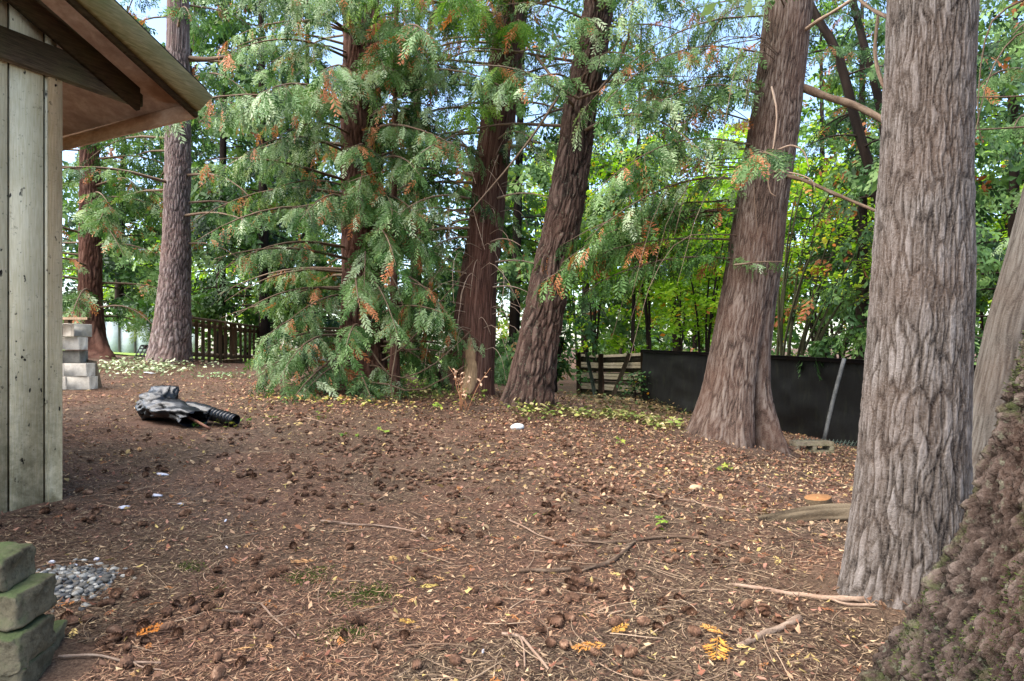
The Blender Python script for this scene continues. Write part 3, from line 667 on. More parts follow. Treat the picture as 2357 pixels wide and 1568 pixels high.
class Crown:
    def __init__(s): s.fr = []; s.tb = []                 # sprays (pos, axis, out, scale, tint) ; branch lines
    def line(s, pts, r0, r1, n=8):
        c_ = curve(pts, n); s.tb.append((c_, np.linspace(r0, r1, n)))
    def branch(s, p0, az, L, rise, droop, r0=None, hang=.8, fs=.30, step=.085, dead=.05, t0=.15, tw=.30, tip=.0, dens=1.0, wander=.25, tint=(0., .92), bare=.0, lo=False):
        R = RS; n = 10; t_ = np.linspace(0, 1, n); a = az + wander * R.normal() * t_
        d = np.stack([np.cos(a), np.sin(a), np.zeros(n)], -1)
        pts = p0[None] + np.cumsum(d, 0) * (L / n) + np.stack([0*t_, 0*t_, L * (rise * t_ - droop * t_**2 + tip * t_**4)], -1)
        pts[0] = p0
        r0 = r0 or (.008 + .009 * L); s.tb.append((pts if len(pts) == 8 else curve(pts, 8), np.linspace(r0, .003, 8)))
        nt_ = max(4, int(L / step * dens)); out = np.array([math.cos(az), math.sin(az), 0])
        for j in range(nt_):
            q = t0 + (1 - t0) * (j + R.random()) / nt_
            if R.random() < bare: continue
            f = q * (n - 1); i = min(int(f), n - 2); p = pts[i] + (pts[i+1] - pts[i]) * (f - i); tg = unit(pts[i+1] - pts[i])
            sg = 1 if j % 2 else -1; side = unit(np.cross(tg, [0, 0, 1.])) * sg
            td = unit(tg * R.uniform(.3, .8) + side * R.uniform(.35, .95) + np.array([0, 0, -R.uniform(.1, .7) * hang]) + R.normal(0, .12, 3))
            l = tw * (1.15 - .55 * q) * R.uniform(.55, 1.25) * min(1., L / 1.6)
            m = max(2, int(l / (.058 if lo else .036))); isd = R.random() < dead; base = R.uniform(*tint)
            s.tb.append((curve([p, p + td*l*.5 + [0, 0, -.02*l], p + td*l + [0, 0, -.16*l*hang]], 8)[::1], np.linspace(.004, .0015, 8))) if l > .22 else None
            for e in range(m + 1):
                qq = (e + R.random() * .6) / m; qq = min(qq, 1.)
                pp = p + td * l * qq + np.array([0, 0, -.16 * l * hang * qq * qq])
                sd2 = unit(np.cross(td, [0, 0, 1.]) + 1e-6) * (1 if e % 2 else -1)
                ax = unit(td * .75 + sd2 * R.uniform(0, .7) + np.array([0, 0, -hang * R.uniform(.35, 1.1)]) + R.normal(0, .16, 3))
                tn = R.uniform(.94, 1.) if (isd and R.random() < .75 or R.random() < dead * .25) else np.clip(base + R.normal(0, .08), 0, .92)
                s.fr.append((pp, ax, out, fs * (R.uniform(.6, 1.25) if lo else R.uniform(.35, 1.0)), tn))
    def bake(s, root, leaf_mat, limb_mat, lod, name='crown', jitter=.55, keep=None, wid=1.0):
        if s.fr:
            pos = np.array([f[0] for f in s.fr]); ax = np.array([f[1] for f in s.fr]); out = np.array([f[2] for f in s.fr])
            sc = np.array([f[3] for f in s.fr]); tn = np.array([f[4] for f in s.fr])
            gzv = gz(pos[:, 0], pos[:, 1]); ok = pos[:, 2] > gzv + .03
            if keep is not None: ok &= keep(pos)
            pos, ax, out, sc, tn = pos[ok], ax[ok], out[ok], sc[ok], tn[ok]
            X = unit(np.cross(ax, out + RS.normal(0, jitter, out.shape) + np.array([0, 0, .35]))); Z = np.cross(X, ax)
            Vs = []; Fs = []; At = []; which = RS.integers(0, 3, len(pos)); o = 0
            for q in range(3):
                mk = which == q
                if not mk.any(): continue
                tv, tf = lod[q]; V, f = inst(tv, tf, pos[mk], X[mk], ax[mk], Z[mk], np.stack([sc[mk]*wid, sc[mk], sc[mk]], -1))
                Vs.append(V); Fs.append(f[0] + o); At.append(np.repeat(tn[mk], len(tv))); o += len(V)
            part(name, root, np.vstack(Vs), [np.vstack(Fs)], leaf_mat, {'tint': np.concatenate(At)})
        if s.tb:
            if lod is FR_LO: s.tb = [b for b in s.tb if b[1][0] > .0045]
            Pt = np.array([b[0] for b in s.tb]); R_ = np.array([b[1] for b in s.tb])
            V, f = tubes(Pt, R_, 3 if lod is FR_LO else 4, cap=False); part('branches', root, V, f, limb_mat, {'h': np.clip(.55 + .5 * RS.random(len(V)), 0, 1)}, True)['kind'] = 'stuff'

SAGE = [(0.0, lin(36, 62, 28)), (.25, lin(68, 104, 46)), (.55, lin(108, 138, 80)), (.80, lin(140, 162, 118)), (.92, lin(178, 194, 158)), (.945, lin(150, 84, 44)), (1.0, lin(196, 132, 92))]
DARK = [(0.0, lin(30, 52, 28)), (.4, lin(58, 90, 46)), (.8, lin(100, 132, 70)), (.93, lin(126, 152, 90)), (.945, lin(120, 66, 32)), (1.0, lin(170, 108, 66))]
LIME = [(0.0, lin(56, 88, 22)), (.4, lin(88, 128, 34)), (.8, lin(130, 164, 58)), (.93, lin(156, 184, 90)), (.945, lin(150, 84, 40)), (1.0, lin(196, 132, 80))]
M['sage'] = m_leaf('cedar_sage', SAGE, .30, .5)
M['darkgreen'] = m_leaf('cedar_dark', DARK, .32, .55)
M['lime'] = m_leaf('cedar_lime', LIME, .42, .5)
CAM_AZ = -math.pi / 2                                   # towards the camera side (south)

def crown_on(key, n, zr, Lr, az_fn, rise=(.0,.25), droop=(.25,.6), leaf='sage', lod=FR_HI, limb='limb', keep=None, **kw):
    t = TR[key]; c_ = Crown()
    for i in range(n):
        z = zr[0] + (zr[1] - zr[0]) * (i + RS.random()) / n; az = az_fn(z); L = RS.uniform(*Lr)
        p0 = t.c(z) + np.array([math.cos(az), math.sin(az), 0]) * t.r(z) * .9
        c_.branch(p0, az, L, RS.uniform(*rise), RS.uniform(*droop), **kw)
    return c_
def around(weights):
    """weights: list of (azimuth degrees, spread degrees, weight)"""
    w_ = np.array([q[2] for q in weights], float); w_ /= w_.sum()
    def f(z):
        q = weights[RS.choice(len(weights), p=w_)]; return math.radians(q[0] + RS.normal() * q[1])
    return f

# the drooping cedar: a curtain of pale sprays from the ground up
c_ = crown_on('cedar_mid', 90, (.95, 7.2), (1.2, 2.2), around([(215, 30, 1), (265, 30, 1.15), (318, 26, 1.2), (150, 40, .3), (20, 40, .3)]), leaf='sage', dead=.07, hang=1.1, fs=.285, step=.10)
t = TR['cedar_mid']
for z, az, L in [(1.15,222,1.5),(1.3,240,1.7),(1.0,262,1.5),(1.55,215,1.5),(1.8,230,1.7),(.95,300,1.1),(2.2,215,1.7),(2.5,205,1.8),(2.9,222,2.1),(3.4,232,2.4),(3.8,205,2.2),(1.2,205,1.25),(.9,245,1.5),(.85,280,1.3)]:
    a = math.radians(az); p0 = t.c(z) + np.array([math.cos(a), math.sin(a), 0]) * t.r(z) * .9
    c_.branch(p0, a, L, .12, .42, dead=.09, hang=.8, fs=.29, step=.085)
for z, az, L in [(5.2,280,3.2),(5.8,300,3.4),(5.0,262,3.0),(6.2,270,3.6),(5.5,318,3.0),(4.6,292,2.6),(6.4,245,3.2),(5.0,235,3.0)]:
    a = math.radians(az); p0 = t.c(z) + np.array([math.cos(a), math.sin(a), 0]) * t.r(z) * .9
    c_.branch(p0, a, L, .05, .32, dead=.08, hang=1.15, fs=.28, step=.08, tw=.36)
for pts in ([(850,800),(905,868),(990,845),(1085,760)], [(800,905),(870,880),(960,900),(1075,840)], [(880,830),(940,790),(1010,700),(1090,600)], [(770,860),(830,905),(905,915)], [(905,690),(915,780),(900,880),(906,925)],
            [(860,600),(905,640),(930,720),(925,800)], [(930,560),(975,520),(1040,470)]):
    yb = 9.6; c_.line([P(a, b, yb - .15 * i) for i, (a, b) in enumerate(pts)], .016, .006)
c_.bake(roots['cedar_mid'], M['sage'], M['limb'], FR_HI, keep=lambda p: p[:,0] > np.interp(p[:,2], [.5, 1.0, 1.6, 2.2, 3.2, 4.5], [-3.75, -3.85, -3.75, -3.95, -4.25, -4.6]) + .22*vn(p[:,2]*2.3, p[:,1], 0, 15))

# lime sprays, backlight put into their colour, hanging from the twin cedar over the curtain
c_ = Crown(); t = TR['cedar_pair']
for z, az, L in [(6.9,238,3.0),(6.6,255,3.2),(6.3,225,2.8),(7.3,246,3.4),(6.0,262,2.4),(7.2,215,3.2),(7.6,268,3.2),(6.8,205,2.6)]:
    a = math.radians(az); p0 = t.c(z) + np.array([math.cos(a), math.sin(a), 0]) * t.r(z) * .9
    c_.branch(p0, a, L, .0, .20, dead=.10, hang=1.2, fs=.30, step=.10, tw=.34)
for z, az, L in [(5.4,268,1.5),(6.0,282,1.6),(6.6,275,1.8),(7.1,290,1.6),(4.9,255,1.3)]:
    a = math.radians(az); c_.branch(t.c(z) + np.array([math.cos(a), math.sin(a), 0]) * t.r(z) * .9, a, L, .05, .35, dead=.08, hang=1.2, fs=.30, step=.09, tw=.34)
c_.bake(roots['cedar_pair'], M['lime'], M['limb'], FR_HI)
c_ = crown_on('cedar_pair', 46, (3.0, 7.8), (.9, 2.0), around([(205, 35, 1.6), (320, 40, .6), (90, 60, .6)]), dead=.06, fs=.27, step=.13, bare=.15)
for z, az, L in [(2.9,300,.9),(2.6,330,1.0),(2.2,322,.8),(3.6,318,1.2)]:
    a = math.radians(az); c_.branch(t.c(z) + np.array([math.cos(a), math.sin(a), 0]) * t.r(z) * .9, a, L, .1, .3, fs=.24, step=.12)
for i in range(46):                                       # bare hanging twigs round the stems
    z = RS.uniform(1.2, 4.6); a = math.radians(RS.uniform(190, 350)); p = t.c(z) + np.array([math.cos(a), math.sin(a), 0]) * t.r(z); l = RS.uniform(.3, 1.0)
    d = np.array([math.cos(a), math.sin(a), 0]); s_ = np.array([-d[1], d[0], 0]) * RS.normal(0, .5)
    c_.line([p, p + d*l*.45 + s_*l*.2 + [0,0,.05*l], p + d*l*.75 + s_*l*.5 + [0,0,-.25*l], p + d*l*.85 + s_*l*.8 + [0,0,-.8*l]], .006, .0025)
c_.bake(roots['cedar_pair'], M['sage'], M['twig_pale'], FR_MID)

# leaning fir: sparse high foliage and the curved bare limb across it
c_ = crown_on('fir_lean', 40, (4.3, 8.5), (1.0, 2.3), around([(200, 40, .8), (330, 40, 1), (270, 40, .8), (90, 50, .6)]), dead=.07, fs=.27, step=.14, bare=.2, droop=(.2,.5))
c_.line([P(1235,130,8.6), P(1300,215,8.4), P(1345,224,8.3), P(1400,190,8.4), P(1440,110,8.5), P(1455,20,8.6), P(1462,-60,8.7)], .022, .016, 8)
c_.line([P(1080,490,8.6), P(1170,385,8.6), P(1235,300,8.6), P(1290,215,8.7)], .010, .02, 8)
c_.line([P(1300,215,8.5), P(1400,120,8.4), P(1480,40,8.3)], .010, .006, 8)
t = TR['fir_lean']
for z, az, L in [(5.6,262,1.2),(6.0,285,1.3),(6.5,272,1.5),(5.2,280,1.0),(6.9,258,1.5)]:
    a = math.radians(az); c_.branch(t.c(z) + np.array([math.cos(a), math.sin(a), 0]) * t.r(z) * .9, a, L, .1, .4, dead=.08, hang=1.1, fs=.28, step=.09, tw=.32)
c_.bake(roots['fir_lean'], M['sage'], M['limb'], FR_MID)

# flared cedar: long drooping boughs to the left, bare limbs to the right
t = TR['cedar_right']
c_ = crown_on('cedar_right', 10, (3.0, 6.4), (1.2, 2.4), around([(185, 26, 1.), (222, 26, 1.1), (150, 25, .8), (80, 40, .5)]), rise=(-.1, .45), dead=.10, fs=.27, step=.11, droop=(.15, .42), hang=.7, t0=.02, r0=.012)
for z, az, L, ds in [(3.75,196,2.1,.36),(4.35,205,1.9,.36),(4.9,190,2.2,.42),(3.35,186,2.0,.30),(2.95,178,2.2,.25),(5.4,175,2.3,.4),(5.9,200,2.2,.4)]:
    a = math.radians(az); c_.branch(t.c(z) + np.array([math.cos(a), math.sin(a), 0]) * t.r(z) * .9, a, L, RS.uniform(.0, .25), ds + .15, dead=.07, fs=.31, step=.07, hang=.9, t0=.0, r0=.014)
c_.branch(P(1690, 610, 7.35), math.radians(330), .55, .12, .1, dead=.05, fs=.22, step=.07)
for i in range(26):
    z = RS.uniform(2.6, 6.0); a = math.radians(RS.uniform(160, 235)); p = t.c(z) + np.array([math.cos(a), math.sin(a), 0]) * t.r(z); l = RS.uniform(.6, 1.7)
    d = np.array([math.cos(a), math.sin(a), 0]); s_ = np.array([-d[1], d[0], 0]) * RS.normal(0, .4)
    c_.line([p, p + d*l*.5 + s_*l*.2 + [0,0,-.05*l], p + d*l*.8 + s_*l*.4 + [0,0,-.4*l], p + d*l + s_*l*.6 + [0,0,-1.0*l]], .007, .0025)
for z, az, L in [(2.6,176,2.4),(2.35,190,1.9),(3.1,163,2.6)]:  # lower boughs, their shade put into a darker leaf tint
    a = math.radians(az); c_.branch(t.c(z) + np.array([math.cos(a), math.sin(a), 0]) * t.r(z) * .9, a, L, .1, .32, dead=.14, fs=.30, step=.06, hang=.9, tint=(0, .45), t0=.0, r0=.014)
c_.bake(roots['cedar_right'], M['sage'], M['limb'], FR_HI, keep=lambda p: (p[:,0] < np.interp(p[:,2], t.zs, t.X) - .8*np.interp(p[:,2], t.zs, t.R)) | (p[:,1] > 7.9) | ((p[:,2] > 1.9) & (p[:,2] < 2.35)))
def limb(root, pts, r0, r1, m='limb', n=14, kk=8):
    V, f = tubes(curve(pts, n)[None], np.linspace(r0, r1, n)[None] * (1 + .08 * RS.normal(0, 1, (1, n))), kk); part('limb', root, V, f, M[m], {'h': .5 + .45 * RS.random(len(V))}, True)
rr = roots['cedar_right']
limb(rr, [P(1832,195,7.75), P(1900,222,7.5), P(1975,246,7.3), P(2060,292,7.0)], .05, .036)
limb(rr, [P(1806,404,7.6), P(1850,415,7.3), P(1930,450,7.0), P(2050,500,6.6)], .026, .016)
limb(rr, [P(1838,80,7.7), P(1880,50,7.4), P(1930,20,7.1), P(1990,-20,6.8)], .024, .016, 'twig_pale')
limb(rr, [P(1776,200,7.42), P(1788,260,7.3), P(1780,340,7.25), P(1768,400,7.25), P(1772,440,7.25), P(1786,452,7.22)], .012, .006, 'twig_pale')
limb(rr, [P(1790,345,7.3), P(1822,335,7.2), P(1850,350,7.15), P(1862,385,7.1)], .012, .006, 'twig_pale')
limb(rr, [P(1780,395,7.3), P(1830,400,7.2), P(1868,415,7.1), P(1876,440,7.1)], .012, .005, 'twig_pale')

# far-left cedar and grey fir
c_ = crown_on('cedar_far_left', 40, (1.7, 7.5), (1.2, 2.3), around([(270, 60, 1), (330, 40, 1), (200, 40, .7), (60, 60, .5)]), dead=.07, fs=.33, step=.14, hang=.8)
c_.bake(roots['cedar_far_left'], M['sage'], M['limb'], FR_MID)
c_ = crown_on('fir_left', 26, (3.2, 9.5), (1.2, 3.0), around([(340, 45, 1.1), (190, 40, .9), (90, 60, .8), (280, 30, .25)]), dead=.05, fs=.30, step=.13, hang=.6, bare=.25)
c_.line([P(436,133,12.5), P(480,136,12.3), P(530,128,12.2), P(575,112,12.1)], .045, .03)
c_.bake(roots['fir_left'], M['darkgreen'], M['limb'], FR_MID)

# sprays at the right edge: the leaning trunk's boughs
t = TR['cedar_lean_right']; c_ = Crown()
for z, az, L in [(3.6,205,1.0),(3.9,230,1.2),(3.2,215,.9),(3.0,240,.9),(4.3,200,1.5),(4.5,225,1.4),(2.6,225,.7),(2.3,215,.6),(4.8,185,1.6),(5.2,205,1.8)]:
    a = math.radians(az); c_.branch(P(2440, 0, 5.2) * [1, 1, 0] + [0, .2, z], a, L, .05, .35, dead=.05, fs=.17, step=.06, tw=.2, tint=(.15, .7))
for pts in ([(2357,0),(2290,40),(2262,120),(2250,260),(2262,330)], [(2400,60),(2330,90),(2275,180),(2240,330)], [(2420,210),(2340,222),(2240,224)], [(2400,290),(2300,296),(2222,300)]):
    c_.line([P(a, b, 4.6) for a, b in pts], .008, .004)
c_.bake(roots['cedar_lean_right'], M['sage'], M['limb'], FR_HI)
# near cedar: dead limb stubs crossing at its left
rr = roots['cedar_near']
limb(rr, [P(2060,42,3.2), P(2030,34,3.5), P(1990,10,3.8), P(1950,-30,4.0)], .012, .008)
limb(rr, [P(2052,215,3.22), P(2030,190,3.4), P(2014,120,3.6), P(2022,30,3.7)], .012, .009)
# overhead boughs of the near trees (out of frame above, they shade the yard)
c_ = Crown()
for i in range(16):
    a = RS.uniform(0, 6.28); z = RS.uniform(4.3, 6.6); c_.branch(TR['cedar_near'].c(z), a, RS.uniform(1.4, 2.6), .2, .25, dead=.05, fs=.4, step=.22, lo=True)
c_.bake(roots['cedar_near'], M['sage'], M['limb'], FR_LO, keep=lambda p: (p[:, 2] - ZC) / np.maximum(p[:, 1], .3) > .60)

# ------------------------------------------------------------------ background conifers
def bg_conifer(vx, Y, H, Rc, label, n=70, zlow=1.0, leaf='darkgreen', lod=FR_LO, fs=.55, name='conifer', tr=.16, dead=.03, hang=.6, bare=0., group='conifers beyond the yard', keep=None, gap=.24):
    x = (vx - CX) * Y / F; z0 = g1(x, Y); root = thing(name, (x, Y, z0), label, 'tree', group)
    sway = RS.normal(0, .02, 2); pts = np.array([[x + sway[0]*q*H, Y + sway[1]*q*H, z0 - .2 + H*q] for q in np.linspace(0, 1, 12)])
    V, f = tubes(pts[None], np.linspace(tr, .03, 12)[None], 10); part('trunk', root, V, f, M['dark_bark'], {'h': RS.random(len(V))}, True)
    c_ = Crown()
    for i in range(n):
        q = (i + RS.random()) / n; z = zlow + (H - zlow) * q; az = RS.uniform(0, 2*np.pi)
        L = Rc * (1 - q)**.6 * RS.uniform(.65, 1.1) + .3; j = (z) / H
        p0 = pts[0] + (pts[-1] - pts[0]) * min(1, z / H)
        c_.branch(p0, az, L, RS.uniform(.0, .2), RS.uniform(.2, .45), dead=dead, fs=fs, step=gap, tw=.55, hang=hang, bare=bare, lo=True)
    c_.bake(root, M[leaf], M['dark_bark'], lod, keep=keep)
    return root
BG = [(270,21,12,2.3,'dark conifer seen through the gap between shed eave and grey fir',1.6),
      (505,18.5,13,2.6,'dense dark conifer just right of the grey fir behind the picket fence',1.9),
      (610,17,14,2.6,'dark green conifer behind the left side of the drooping cedar',1.2),
      (700,21,15,3.0,'tall dark conifer filling the gap left of the drooping cedar trunk',1.0),
      (955,15,12,2.0,'bluish green conifer between the drooping cedar and the twin cedar',.8),
      (1180,15.5,12,1.7,'green conifer between the twin cedar and the leaning fir',.6),
      (430,27,17,3.2,'far conifer rising behind the grey fir',2.0)]
for vx, Y, H, Rc, lab, zl in BG:
    bg_conifer(vx, Y, H, Rc, lab, zlow=zl, n=46)
bg_conifer(1452, 17.5, 10.5, 1.9, 'shadowed dark cedar between the leaning fir and the flared cedar', zlow=5.0, n=30, fs=.42, dead=.08, lod=FR_LO, hang=.8, gap=.2, tr=.06)
for vx, Y, H, Rc, lab, zl in [(1345,23,15.5,2.5,'tall green conifer behind the leaning fir, left of the blue sky',2.5),(1900,23,15,2.6,'tall green conifer right of the flared cedar top',3.0),(1560,27,11.2,2.8,'green conifer with its top just under the blue sky gap',3.),
                              (1700,25,10.6,2.4,'green conifer close left of the flared cedar under the blue sky',3.),(2060,20,14,2.4,'green conifer at the left side of the near cedar top',4.),(2300,17,12,2.2,'dark conifer above the leaning trunk at the right edge',2.)]:
    bg_conifer(vx, Y, H, Rc, lab, zlow=zl, n=38, fs=.62, gap=.27, leaf='lime' if vx in (1560, 1900, 1700) else 'darkgreen')
bg_conifer(2330, 12.5, 9, 2.0, 'green conifer behind the fence right of the near cedar', zlow=.6, n=50, fs=.45)
bg_conifer(1985, 12.8, 9, 1.4, 'dark conifer boughs left of the near cedar above the black fence', zlow=2.6, n=40, fs=.42, dead=.10)
bg_conifer(2160, 9.4, 8, 1.4, 'dark conifer hidden behind the near cedar trunk', zlow=1.8, n=40, fs=.36)
bg_conifer(1600, 42, 12, 2.6, 'distant pointed conifer standing against the blue sky', zlow=1, n=50, fs=.8, gap=.4, leaf='lime')
bg_conifer(1430, 38, 13, 2.6, 'distant conifer left of the blue sky gap', zlow=1, n=50, fs=.8, gap=.4)

# slender dark leaning stems to the right of the flared cedar
def stem_tree(name, lab, pts, r0, r1, extra=(), mat='dark_bark', group='slender dark stems behind the flared cedar', leaves=None, leaf='darkgreen'):
    root = thing(name, pts[0], lab, 'tree', group); n = 16
    V, f = tubes(curve(pts, n)[None], np.linspace(r0, r1, n)[None], 8); part('trunk', root, V, f, M[mat], {'h': RS.random(len(V))}, True)
    c_ = Crown()
    for e, ra, rb in extra: c_.line(e, ra, rb)
    if leaves: leaves(c_)
    c_.bake(root, M[leaf], M[mat], FR_MID); return root
gp = lambda vx, Y: np.array([(vx - CX) * Y / F, Y, g1((vx - CX) * Y / F, Y) - .1])
def hang_on(pl, n, L, fs):
    def f(c_):
        q = curve(pl, 40)
        for i in range(n):
            j = RS.integers(14, 40); c_.branch(q[j], RS.uniform(0, 6.28), RS.uniform(*L), .1, .4, fs=fs, step=.14, dead=.12, hang=.8, tint=(0., .6))
    return f
pl = [gp(2130, 10.6), P(2075, 700, 10.6), P(2030, 480, 10.6), P(1975, 300, 10.6), P(1930, 130, 10.7), P(1880, 40, 10.8), P(1820, -80, 10.9)]
stem_tree('leaning_cedar', 'slender dark trunk leaning left, crossing between flared cedar and near cedar', pl, .10, .06, leaves=hang_on(pl, 16, (.7, 1.4), .30))
pl = [gp(2110, 11.5), P(2080, 600, 11.5), P(2050, 400, 11.5), P(2020, 220, 11.5), P(1985, 90, 11.6), P(1955, -30, 11.6)]
stem_tree('leaning_cedar', 'second dark leaning stem closest to the left side of the near cedar', pl, .09, .06, leaves=hang_on(pl, 14, (.7, 1.4), .30))

# ------------------------------------------------------------------ broadleaf shrubs and maples beyond the fence
def leaf5():
    V = [(0, 0, 0)]; 
    for a, r_ in ((-90,.12),(-35,.55),(-5,.32),(25,.85),(58,.45),(90,1.0),(122,.45),(155,.85),(185,.32),(215,.55)):
        V.append((r_*math.cos(math.radians(a))*.5, .15 + r_*math.sin(math.radians(a))*.62, -.06 * r_))
    return np.array(V), [np.array([[0, i, i % 10 + 1] for i in range(1, 11)])]
def leaf_oval():
    return np.array([(0,0,0),(.26,.35,.05),(.22,.7,.02),(0,1,-.08),(-.22,.7,.02),(-.26,.35,.05)]), [np.array([[0,1,5],[1,2,4],[1,4,5],[2,3,4]])]
LEAF5, OVAL = leaf5(), leaf_oval()
DIAM = (np.array([(0,0,0),(.32,.5,.04),(0,1,-.06),(-.32,.5,.04)]), [np.array([[0,1,2],[0,2,3]])])
GREEN = [(0.0, lin(70, 108, 22)), (.35, lin(116, 158, 36)), (.7, lin(160, 192, 62)), (.9, lin(194, 202, 78)), (.96, lin(208, 176, 52)), (1., lin(206, 120, 48))]
DEEP = [(0.0, lin(28, 56, 26)), (.5, lin(56, 92, 48)), (.9, lin(98, 136, 76)), (.96, lin(190, 168, 60)), (1., lin(196, 120, 52))]
M['maple'] = m_leaf('maple_leaf', GREEN, .6, .45, .3)
M['shrub'] = m_leaf('shrub_leaf', DEEP, .4, .45, .4)
def leaf_cloud(centers, radii, n, size, tint, tmpl=DIAM, flat=.45):
    idx = RS.integers(0, len(centers), n); d = unit(RS.normal(size=(n, 3))) * (RS.random((n, 1))**.45); d[:, 2] *= flat
    pos = centers[idx] + d * radii[idx][:, None]
    Z = unit(RS.normal(0, .55, (n, 3)) + [0, 0, 1.]); Y_ = unit(np.cross(Z, RS.normal(size=(n, 3)))); X = np.cross(Y_, Z)
    V, f = inst(tmpl[0], tmpl[1], pos, X, Y_, Z, size * RS.uniform(.6, 1.3, n))
    tn = np.clip(tint[idx] + RS.normal(0, .13, n), 0, .93); hot = RS.random(n) < .03; tn[hot] = RS.uniform(.93, 1, hot.sum())
    return V, f, np.repeat(tn, len(tmpl[0]))
def broadleaf(vx, Y, H, Rc, label, n=3200, nst=4, leaf='maple', size=.13, name='maple_tree', zlo=.8, group='broadleaf trees beyond the fence', tmpl=DIAM, tint=(.2, .75), stem='dark_bark', spread=.5, sr=.045, cat='tree', ncl=46):
    x = (vx - CX) * Y / F; z0 = g1(x, Y); root = thing(name, (x, Y, z0), label, cat, group)
    Pt = []; Rr = []; cs = []
    for i in range(nst):
        a = RS.uniform(0, 6.28); lean = RS.uniform(.15, 1.) * spread * Rc; hh = H * RS.uniform(.65, 1.0)
        q = np.array([[x + RS.normal(0,.08), Y + RS.normal(0,.08), z0 - .1], [x + math.cos(a)*lean*.3, Y + math.sin(a)*lean*.3, z0 + hh*.4], [x + math.cos(a)*lean*.8, Y + math.sin(a)*lean*.8, z0 + hh*.75], [x + math.cos(a)*lean*1.3, Y + math.sin(a)*lean*1.3, z0 + hh]])
        c_ = curve(q, 9); Pt.append(c_); Rr.append(np.linspace(sr, .012, 9))
        for j in range(5):
            b = RS.integers(3, 9); a2 = RS.uniform(0, 6.28); l = Rc * RS.uniform(.3, .8); p = c_[b]
            Pt.append(curve([p, p + [math.cos(a2)*l*.5, math.sin(a2)*l*.5, .18*l], p + [math.cos(a2)*l, math.sin(a2)*l, .2*l]], 9)); Rr.append(np.linspace(.016, .005, 9)); cs.append(Pt[-1][-1]); cs.append(Pt[-1][5])
        cs.append(c_[-1])
    V, f = tubes(np.array(Pt), np.array(Rr), 6); part('trunk', root, V, f, M[stem], {'h': RS.random(len(V))}, True)
    ex = np.stack([x + RS.normal(0, Rc*.55, ncl), Y + RS.normal(0, Rc*.5, ncl), z0 + zlo + (H - zlo) * RS.random(ncl)**.9], -1)
    cen = np.vstack([np.array(cs), ex]); rad = RS.uniform(.28, .62, len(cen)) * (Rc / 1.8)**.5; tn = RS.uniform(*tint, len(cen))
    V, f, a = leaf_cloud(cen, rad, n, size, tn, tmpl); part('crown', root, V, f, M[leaf], {'tint': a})
    return root
# a fan of bare dark stems above the black fence
x0 = gp(1790, 12.6); root = thing('vine_maple', x0, 'fan of thin dark stems rising behind the black fence', 'tree', 'broadleaf trees beyond the fence')
Pt = []; Rr = []; cs = []
for vx, vy in [(1795,560),(1815,540),(1830,500),(1850,560),(1880,520),(1905,560),(1935,540),(1960,600),(1990,620),(2010,660),(1900,640),(1980,560),(1845,640),(2030,700),(1810,640),(1950,670)]:
    e = P(vx, vy, 12.6 + RS.normal(0, .3)); p = x0 + [RS.normal(.15, .12), RS.normal(0, .1), 0]; m_ = p + (e - p) * .5 + [-.12, 0, .15]
    Pt.append(curve([p, m_, e, e + (e - m_) * .6 + [.1, 0, -.15]], 9)); Rr.append(np.linspace(.032, .010, 9)); cs.append(Pt[-1][-1])
    for j in range(3):
        b = RS.integers(4, 9); q = Pt[-1 - j][b] if j == 0 else e; l = RS.uniform(.4, 1.0); a = RS.uniform(-.6, .9)
        Pt.append(curve([q, q + [l*.5*math.cos(a), RS.normal(0,.1), l*.3*math.sin(a)], q + [l*math.cos(a), RS.normal(0,.2), l*.4*math.sin(a)]], 9)); Rr.append(np.linspace(.011, .004, 9)); cs.append(Pt[-1][-1])
V, f = tubes(np.array(Pt), np.array(Rr), 6); part('trunk', root, V, f, M['mossy_bark'], {'h': RS.random(len(V))}, True)
cen = np.array(cs); V, f, a = leaf_cloud(cen, RS.uniform(.25, .5, len(cen)), 1300, .10, RS.uniform(.4, .85, len(cen)), OVAL); part('crown', root, V, f, M['maple'], {'tint': a})
MB = [(1240,18.5,6.6,1.8,'bright green shrub between leaning fir and board fence',.4,'maple'),
      (1370,20,8.0,2.4,'bright green maple rising behind the board fence',.6,'maple'),
      (1500,18,7.6,2.2,'yellow-green maple above the corner of the board and black fences',.6,'maple'),
      (1620,19,7.6,2.3,'bright maple crown left of the flared cedar trunk',.5,'maple'),
      (1560,24,10.0,3.0,'tall sunlit maple behind the black fence',2.0,'maple'),
      (1740,20,7.8,2.4,'sunlit maple behind the flared cedar trunk',1.2,'maple'),
      (1880,19,8.0,2.4,'sunlit maple between the flared cedar and the near cedar',.8,'maple'),
      (1990,21,8.6,2.6,'tall bright maple left of the near cedar',.8,'maple'),
      (1930,15.5,3.0,1.8,'low leafy shrub behind the black fence right of the flared cedar',.3,'shrub'),
      (2270,17,7.0,2.4,'green maple in the gap right of the near cedar',.6,'maple'),
      (2440,15,7.0,2.4,'maple at the far right edge behind the leaning trunk',.6,'maple'),
      (1330,26,7.8,3.0,'far maple behind the leaning fir',1.5,'maple'),
      (560,22,4.2,2.4,'light green broadleaf tree above the picket fence',1.2,'maple'),
      (330,24,3.6,2.6,'light green shrub beyond the plastic crate',.4,'maple'),
      (430,30,7.0,3.2,'far light green broadleaf tree left of the picket fence',1.5,'maple'),
      (1060,21,4.0,2.0,'green shrub seen low behind the twin cedar',.3,'shrub'),
      (960,18,2.2,1.3,'low green shrub behind the drooping cedar',.2,'shrub'),
      (760,26,6.,3.2,'green broadleaf mass behind the drooping cedar',.6,'shrub')]
